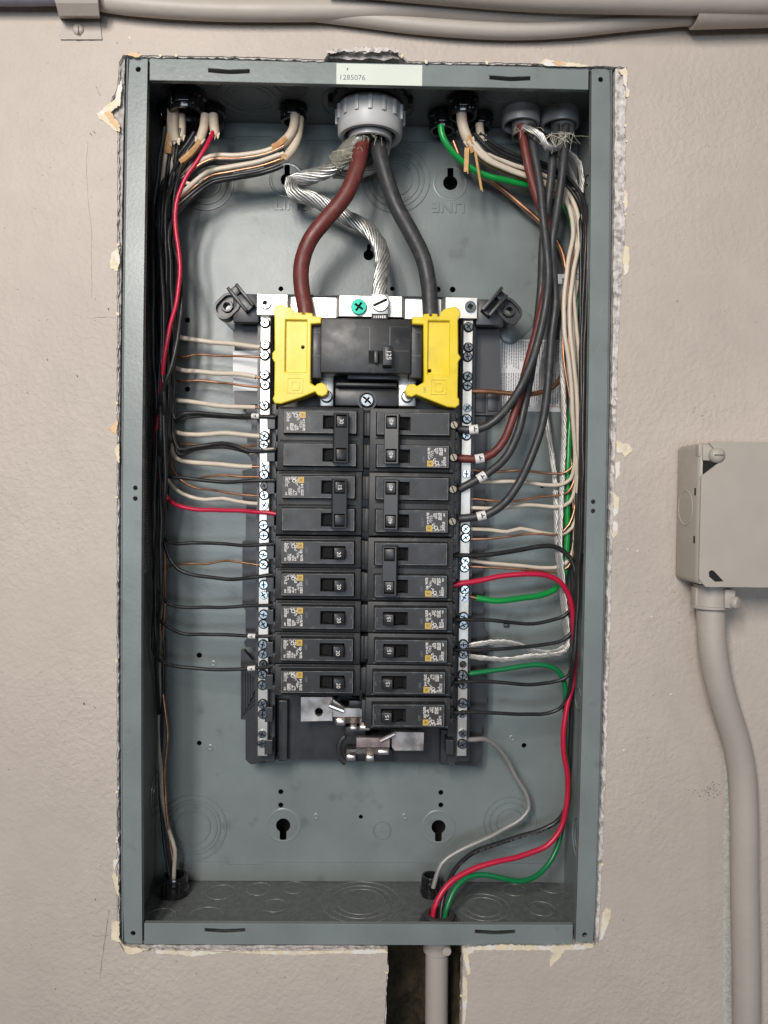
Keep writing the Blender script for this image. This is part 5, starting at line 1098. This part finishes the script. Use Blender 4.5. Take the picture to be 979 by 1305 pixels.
for i in range(1, len(pq) - 1):
    d_ = (pq[i + 1] - pq[i - 1]).normalized(); s2 = d_.cross(V((0, 1, 0))).normalized()
    for k in range(3):
        if r2.random() < .75:
            c = pq[i] + d_ * (k * 1.6) + V((0, -2.25, 0)); l = r2.uniform(.3, .55); b_.quad([c - d_ * l - s2 * .6, c + d_ * l - s2 * .6, c + d_ * l + s2 * .6, c - d_ * l + s2 * .6])
b_.build('printed_marks', 'print_grey', bw, 0)
wire('red_wire', 'red wire arching from the right double 30 breaker down to the bottom conduit', 'wire_red', [(577, 746.5, 44), (590, 744, 44), (612, 740, 45), (640, 734.5, 46), (672, 731, 47), (698, 733, 48), (713, 741, 50), (723, 756, 52), (730, 785, 54), (735, 820, 56), (734, 845, 57), (729, 872, 56), (723, 900, 54), (718, 930, 52), (719, 960, 52), (723, 990, 52), (722, 1025, 52), (714, 1056, 51), (698, 1077, 49), (668, 1090, 46), (630, 1099, 42), (596, 1111, 38), (571, 1128, 33), (558, 1147, 29), (552, 1168, 26), V((at(553, 1180, 24).x, 24, -H - 4))], 2.2, seg_=14)
rw = bpy.data.objects[[o.name for o in bpy.data.objects if o.name.startswith('red_wire')][-1]]
pq = path([(698, 1077, 49), (668, 1090, 46), (630, 1099, 42), (596, 1111, 38)], 2.2); b_ = MB(); r2 = random.Random(9)
for i in range(1, len(pq) - 1):
    d_ = (pq[i + 1] - pq[i - 1]).normalized(); s2 = d_.cross(V((0, 1, 0))).normalized()
    for k in range(3):
        if r2.random() < .55:
            c = pq[i] + d_ * (k * 1.6) + V((0, -2.35, -.8)); l = r2.uniform(.25, .5); b_.quad([c - d_ * l - s2 * .4, c + d_ * l - s2 * .4, c + d_ * l + s2 * .4, c - d_ * l + s2 * .4])
b_.build('printed_marks', 'cable_red', rw, 0)
MB().lathe([(2.0, 0), (0.9, 5), (0.5, 7)], at(578, 746.3, 44), (-1, 0, 0.0), 12).build('pinched_end', 'wire_red', None, 1).parent = bpy.data.objects[[o.name for o in bpy.data.objects if o.name.startswith('red_wire')][-1]]
wire('green_wire', 'dark green wire looping below the braids and down to the bottom conduit', 'wire_dark_green', [(597, 858.5, 57), (612, 857, 57), (640, 853, 58), (668, 848.5, 59), (692, 847.5, 60), (708, 853, 61), (717, 865, 62), (721, 882, 63), (720, 905, 64), (721, 960, 66), (726, 1010, 66), (716, 1055, 64), (708, 1085, 60), (698, 1103, 56), (682, 1118, 51), (662, 1123.5, 47), (640, 1120, 44), (615, 1115.5, 41), (595, 1119, 37), (580, 1133, 32), (571, 1152, 27), (567, 1170, 24), V((at(567, 1182, 22).x, 22, -H - 4))], 2.1, seg_=14, tip=((601, 858.2, 57), (594, 858.5, 57)))
wire('grey_wire', 'bare grey aluminium wire bending from the right bar to the bottom clamp', 'wire_grey', [(590, 942.5, 57), (604, 942.5, 58), (617, 942, 62), (632, 950, 68), (645, 966, 72), (659, 992, 75), (672, 1016, 76), (674, 1030, 76), (664, 1044, 74), (640, 1058, 72), (608, 1074, 68), (580, 1087, 66), (563, 1100, 64), (556, 1116, 62), (552, 1132, 60)], 2.0, seg_=14)
stranded('aluminium_braid', 'twisted aluminium strands running straight down the right side beside the green wire', 'strand_dull', [(700, 186, 40), (716, 190, 48), (738, 208, 56), (749, 232, 60), (746, 270, 66), (738, 320, 70), (724, 380, 70), (716, 440, 68), (718, 500, 64), (719, 550, 64), (717, 600, 64), (715, 650, 62), (714, 700, 61), (718, 745, 62), (722, 790, 62), (723.5, 815, 62), (720, 830, 61), (700, 834.5, 60), (670, 837, 59), (650, 840.5, 58), (620, 839, 57), (597, 836, 57)], 2.5, 8, 0.62, 1 / 40, 'aluminium strands', core_=False, cat='strands')
stranded('aluminium_braid', 'twisted aluminium strands emerging left of the green wire and joining the straight ones', 'strand_dull', [(668, 164, 38), (690, 180, 34), (705, 190, 40), (725, 215, 60), (740, 250, 70), (735, 310, 78), (710, 400, 82), (690, 480, 82), (696, 530, 78), (702, 570, 74), (707, 610, 70), (709, 660, 66), (711, 705, 64), (716, 750, 64), (720, 795, 64), (722, 822, 65), (706, 831, 62), (680, 829, 60), (660, 821, 59), (635, 818, 58), (615, 820, 57), (597, 823, 57)], 2.5, 8, 0.62, 1 / 40, 'aluminium strands', core_=False, cat='strands')
stranded('aluminium_braid', 'bright aluminium strands looping between the two grey bushings', 'strand', [(667, 162, 30), (678, 166, 26), (690, 174, 25), (696, 186, 26), (706, 190, 28), (715, 184, 33), (716, 170, 38)], 2.6, 9, 0.62, 1 / 60, None, core_=False, cat='strands')
sheath('printed beige cable sheath leaving the upper right clamp', [(588, 140, 40), (589, 156, 40), (593, 170, 40), (598, 182, 42)], 4.2, True, [(596, 174, 39), (600, 184, 40), (603, 194, 42)])
sheath('short beige cable sheath under the half hidden upper right clamp', [(611, 158, 50), (612, 168, 50), (615, 178, 51)], 3.3, True)
for k, (x0, y0, x1, y1, w_) in enumerate(((595, 188, 594, 219, 3.6), (606, 194, 614, 242, 2.2))):
    a, c = at(x0, y0, 38), at(x1, y1, 44); d_ = (c - a); s2 = d_.cross(V((0, 1, 0))).normalized(); b_ = MB()
    M = Matrix.Translation(a) @ d_.to_track_quat('Z', 'Y').to_matrix().to_4x4(); b_.obox(M, -w_ / 2, w_ / 2, -.35, .35, 0, d_.length, .1)
    b_.obox(M, -w_ / 2, -w_ / 2 + .6, -.5, .2, 1, d_.length + 1.5); tag(b_.build('paper_strip', 'pine', None, 0), ['broad torn strip of brown filler paper hanging from the upper right cable', 'narrow torn strip of brown filler paper hanging lowest from the upper right cable'][k], 'paper strip', 'paper strips')
for x0, y0, x1, y1, lab, d in ((705, 349, 717, 362, 'small grey tag clipped on the dark cables at right', 38), (716, 349, 725, 355, 'small pale tape wrapped on the white wires at right', 45), (735, 348, 740, 356, 'small grey tape on the green wire at right', 55)):
    b_ = MB(); pxbox(b_, x0, y0, x1, y1, d, d + 6, .5); tag(b_.build('wire_tag', 'tape_grey'), lab, 'wire tag', 'wire tags')
p = at(646, 796, 51); b_ = MB(); b_.box(p.x - 2.2, p.x + 2.2, 50, 54, p.z - 2.6, p.z + .6, .4); tag(b_.build('wire_nick', 'wire_black'), 'small black tape flag on the black wire of the first single 15 breaker', 'tape', None)
# bottom conduit with its bushing
cb = V((at(560, 1163, 26).x, 27.0, -H)); 
b_ = MB(); b_.lathe([(14.5, 1.3), (14.8, 3), (13.6, 5.5), (12.6, 6), (12.4, 8.5), (11, 9.5), (8.2, 9.5), (7.6, 8), (7.6, -8)], cb, (0, 0, 1), 36); bb = b_.build('conduit_bushing', 'rubber', None, 0.6); tag(bb, 'black ribbed bushing where the red and green wires leave at the bottom', 'bushing')
b_ = MB()
for k in range(12):
    a = 2 * math.pi * k / 12; M = Matrix.Translation(cb + V((0, 0, 2.6))) @ Matrix.Rotation(a, 4, 'Z'); b_.obox(M, 13.5, 15.8, -1.6, 1.6, -1.3, 2.4, .4)
b_.build('bushing_rib', 'rubber', bb)
co = tag(empty('lower_conduit', cb), 'painted metal conduit leaving the underside of the panel through the wall slot', 'conduit'); com = Matrix.Translation(-V(co.location))
def C_(o): o.parent = co; o.matrix_parent_inverse = com; return o
b_ = MB(); b_.tube([cb + V((-1.5, 0, -6)), cb + V((-1.0, 0, -70)), cb + V((0, 0, -136))], 9.2, 28); C_(b_.build('pipe', 'paint_grey', smooth=1.0))
b_ = MB(); b_.lathe([(10, 0), (12.6, .5), (12.6, 10), (11, 12), (11, 19), (9.3, 19.6)], cb + V((-1.5, 0, -1)), (0, 0, -1), 32); C_(b_.build('connector', 'paint_grey', smooth=0.8))
b_ = MB(); b_.lathe([(0, 4.5), (3.4, 4), (3.8, 2.5), (3.8, -3)], cb + V((5, -10.5, -13)), (0, -1, 0), 16); C_(b_.build('set_screw', 'paint_grey', smooth=0.8))

# ------------------------------------------------------------------ joint box and conduit on the right
jb0 = at(862, 0, WY); x0 = at(860.5, 655, WY).x; zt_ = at(893, 563, WY - 44).z; zb2 = at(893, 747, WY - 44).z; x1 = x0 + 103
jb = tag(empty('joint_box', (x0 + 51, WY, zb2)), 'painted square metal joint box on the wall at right', 'joint box'); jm = Matrix.Translation(-V(jb.location))
def J_(o): o.parent = jb; o.matrix_parent_inverse = jm; return o
b_ = MB(); b_.box(x0, x1, WY - 40.5, WY + .2, zb2 + .5, zt_ - .5, 4.0, 3); J_(b_.build('body', 'paint_box', smooth=0.7))
fy = WY - 44
o_ = [(x0 + 3, zb2 + 7), (x0 + 8, zb2), (x0 + 20, zb2), (x0 + 19.5, zb2 + 2)]
cx1, cz1 = x0 + 9, zt_ - 13.5
outline = [(x0 + .3, zb2 + 5), (x0 + 5, zb2 - .4), (x1, zb2 - .4), (x1, zt_ + .4), (x0 + 6, zt_ + .4), (x0 + .3, zt_ - 6), (x0 + .3, zt_ - 22)]
outline = [(x0 + .3, zb2 + 5), (x0 + 5, zb2 - .4), (x1, zb2 - .4), (x1, zt_ + .4), (x0 + 16, zt_ + .4), (x0 + 6.2, zt_ + .2), (x0 + 5.4, zt_ - 1), (x0 + 13, zt_ - 9), (x0 + 14.6, zt_ - 11.6), (x0 + 13, zt_ - 14), (x0 + .3, zt_ - 24)]
slot = [(at(x, y, fy).x, at(x, y, fy).z) for x, y in ((902.5, 731), (904, 728), (907, 726.6), (910, 727.6), (922.5, 741), (911.5, 741.6), (904, 735))]
J_(MB().plate(outline, [slot], fy, fy + 1.6).build('cover', 'paint_box', smooth=0))
J_(MB().box(x0 + 1.5, x1 - 1, fy + 1.6, fy + 3.4, zb2 + 1.5, zt_ - 25).build('cover_rim', 'paint_box', smooth=0))
J_(MB().box(x0 + 2.5, x0 + 13, fy + 3.0, fy + 3.2, zt_ - 26, zt_ - 13).box(x0 + 8, x0 + 27, fy + 1.5, fy + 1.59, zb2 + 1.5, zb2 + 19).build('opening', 'hole_dark', smooth=0))
J_(MB().lathe([(0, 6.3), (3.2, 6), (5.2, 4.2), (5.6, 2.6), (5.6, 0)], (x0 + 11.2, fy + 3.2, zt_ - 9.2), (0, -1, 0), 22).build('cover_screw', 'paint_box', smooth=1.0))
J_(MB().box(x0 + 8, x0 + 14.4, fy - 3.3, fy - 2.6, zt_ - 9.7, zt_ - 8.7).build('screw_slot', 'crack', smooth=0))
J_(MB().box(x0 - .2, x0 + 5, WY - 40, WY - 34, zt_ - 10, zt_ - 1.2, .8).box(x0 + 2, x0 + 15, fy + 1.8, fy + 4, zt_ - 13, zt_ - 1.5, .8).build('corner_tab', 'paint_box'))
b_ = MB()
for r in (12.5,): b_.lathe([(r - .6, -.1), (r - .2, .5), (r + .2, .5), (r + .6, -.1)], (x0, WY - 19, (zt_ + zb2) / 2 + 4), (-1, 0, 0), 40)
J_(b_.build('knockout', 'paint_box', smooth=1.2))
for dz in (66, 32): J_(MB().box(x0 - .15, x0 + .2, WY - 36.5, WY - 34, zb2 + dz - 2.6, zb2 + dz + 2.6).build('side_slot', 'hole_dark', smooth=0))
J_(MB().lathe([(0, .3), (3, .3), (3.4, 0)], (x0 + 17, fy + 1.3, zb2 + 9), (0, -1, 0), 12).build('inner_screw', 'dark_screw'))
# conduit down the wall
cd = tag(empty('wall_conduit', at(950, 1300, WY)), 'painted metal conduit bending down the wall from the joint box', 'conduit'); cm_ = Matrix.Translation(-V(cd.location))
def D_(o): o.parent = cd; o.matrix_parent_inverse = cm_; return o
R_c = 9.9; yo = WY - 22
zc = at(907, 747, yo).z
q = [at(905.5, 748, yo), at(906, 790, yo), at(908, 825, yo), at(914.5, 863, yo + 1.0), at(926, 905, yo + 5), at(937, 940, yo + 9), at(945, 980, yo + 11.4), at(948, 1030, yo + 11.6), at(949, 1120, yo + 11.6), at(951, 1230, yo + 11.6), at(952, 1400, yo + 11.6)]
D_(MB().tube(smooth_path(q, 5), R_c, 30).build('pipe', 'paint_grey', smooth=1.0))
c0 = at(905.5, 748, yo)
b_ = MB(); b_.lathe([(11.4, -1), (11.4, 14), (13.0, 14.5), (13.0, 16), (12.2, 16.6), (9.8, 16.8)], c0 + V((0, 0, 1)), (0, 0, -1), 32); D_(b_.build('connector', 'paint_grey', smooth=0.7))
b_ = MB(); b_.box(c0.x - 12.4, c0.x - 10.2, yo - 4, yo + 4, c0.z - 14, c0.z, .5); b_.box(c0.x + 4.5, c0.x + 12, yo - 14, yo - 4, c0.z - 13.5, c0.z, .8); D_(b_.build('connector_lug', 'paint_grey'))
b_ = MB(); b_.lathe([(0, 8), (3.6, 7.6), (4.6, 6.2), (4.6, 4.2), (3.6, 4.0), (3.6, -2)], V((c0.x + 8.5, yo - 10, c0.z - 9.5)), (0.62, -.78, 0), 20); D_(b_.build('set_screw', 'paint_grey', smooth=0.6))

# ------------------------------------------------------------------ pipes along the top
def pipe(label, pts, r, name='pipe', group='painted pipes along the top', extra=None):
    q = smooth_path([at(*p) for p in pts], 6); o = MB().tube(q, r, 28).build(name, 'paint_grey', None, 1.0); return tag(o, label, 'pipe', group)
pipe('upper left painted pipe sagging from the bracket and passing behind the larger pipe', [(40, -16, WY - 8.5), (95, -6, WY - 8.5), (135, 2, WY - 8.8), (200, 9, WY - 9), (270, 13, WY - 8.5), (360, 14, WY - 8.5), (450, 13, WY - 9), (540, 12.5, WY - 9.5), (620, 17, WY - 10), (700, 20, WY - 10), (780, 15, WY - 10), (900, 5, WY - 10)], 7.0)
pipe('lower painted pipe emerging below the first and rising into the coupling', [(400, 16, WY - 6.5), (450, 22, WY - 6.5), (520, 31, WY - 6.5), (590, 37, WY - 7), (660, 39.5, WY - 7), (730, 36, WY - 8), (800, 28.5, WY - 9), (870, 22, WY - 10), (960, 18, WY - 10)], 5.9)
pipe('thick painted pipe along the top right running into the coupling', [(420, -26, WY - 24), (560, -13, WY - 24), (680, -4, WY - 24), (800, -1, WY - 24), (900, 0, WY - 24), (1060, 0, WY - 24)], 9.4)
q = [at(884, 13, WY - 15), at(960, 11, WY - 15), at(1080, 8, WY - 15)]
cp = tag(empty('pipe_coupling', q[0]), 'large painted coupling at the upper right corner', 'pipe coupling', None)
o = MB().lathe([(9, 0.5), (12.2, 0), (12.2, 90), (9, 90)], q[0], (q[2] - q[0]), 32).build('sleeve', 'paint_grey', None, 0.8); o.parent = cp; o.matrix_parent_inverse = Matrix.Translation(-V(cp.location))
bk = tag(empty('pipe_bracket', at(105, 50, WY)), 'bent painted metal bracket screwed to the wall at upper left', 'bracket'); bm_ = Matrix.Translation(-V(bk.location))
def K_(o): o.parent = bk; o.matrix_parent_inverse = bm_; return o
b_ = MB(); pxplate(b_, [(77, 24), (127, 24), (130, 50), (77, 50)], WY - 1.4, WY + .1); K_(b_.build('foot', 'paint_grey', smooth=0))
g = [[at(xl_, y, d) for xl_ in (xa, xb)] for xa, xb, y, d in ((77, 127, 24.5, WY - 1.4), (75, 126.5, 20, WY - 13), (71, 125, 4, WY - 20), (64, 123, -16, WY - 25))]
b_ = MB(); th = V((0, 1.6, 1.2)); fr_ = [[b_.bm.verts.new(p) for p in r_] for r_ in g]; bk_ = [[b_.bm.verts.new(p + th) for p in r_] for r_ in g]
for k in range(3):
    b_.bm.faces.new((fr_[k][0], fr_[k][1], fr_[k + 1][1], fr_[k + 1][0])); b_.bm.faces.new((bk_[k][1], bk_[k][0], bk_[k + 1][0], bk_[k + 1][1]))
    for e in (0, 1): b_.bm.faces.new((fr_[k][e], fr_[k + 1][e], bk_[k + 1][e], bk_[k][e]))
K_(b_.build('leg', 'paint_grey', smooth=0.4))
K_(MB().lathe([(0, 2.4), (2.6, 2.2), (4.0, 1.2), (4.2, 0)], at(100, 38, WY - 1.4), (0, -1, 0), 20).build('screw', 'paint_grey', smooth=1.2))
p = at(100, 38, WY - 3.8); K_(MB().box(p.x - .4, p.x + .4, WY - 4.2, WY - 3.4, p.z - 2.8, p.z + 2.8).build('screw_slot', 'crack', smooth=0))
b_ = MB(); p0, p1 = at(-60, -3, WY - 12), at(72, -3, WY - 12); b_.tube([p0, p1, at(140, -8, WY - 12)], 5.2, 20); tag(b_.build('dark_pipe', 'duct', None, 1.0), 'dark bluish pipe at the upper left edge behind the bracket', 'pipe')
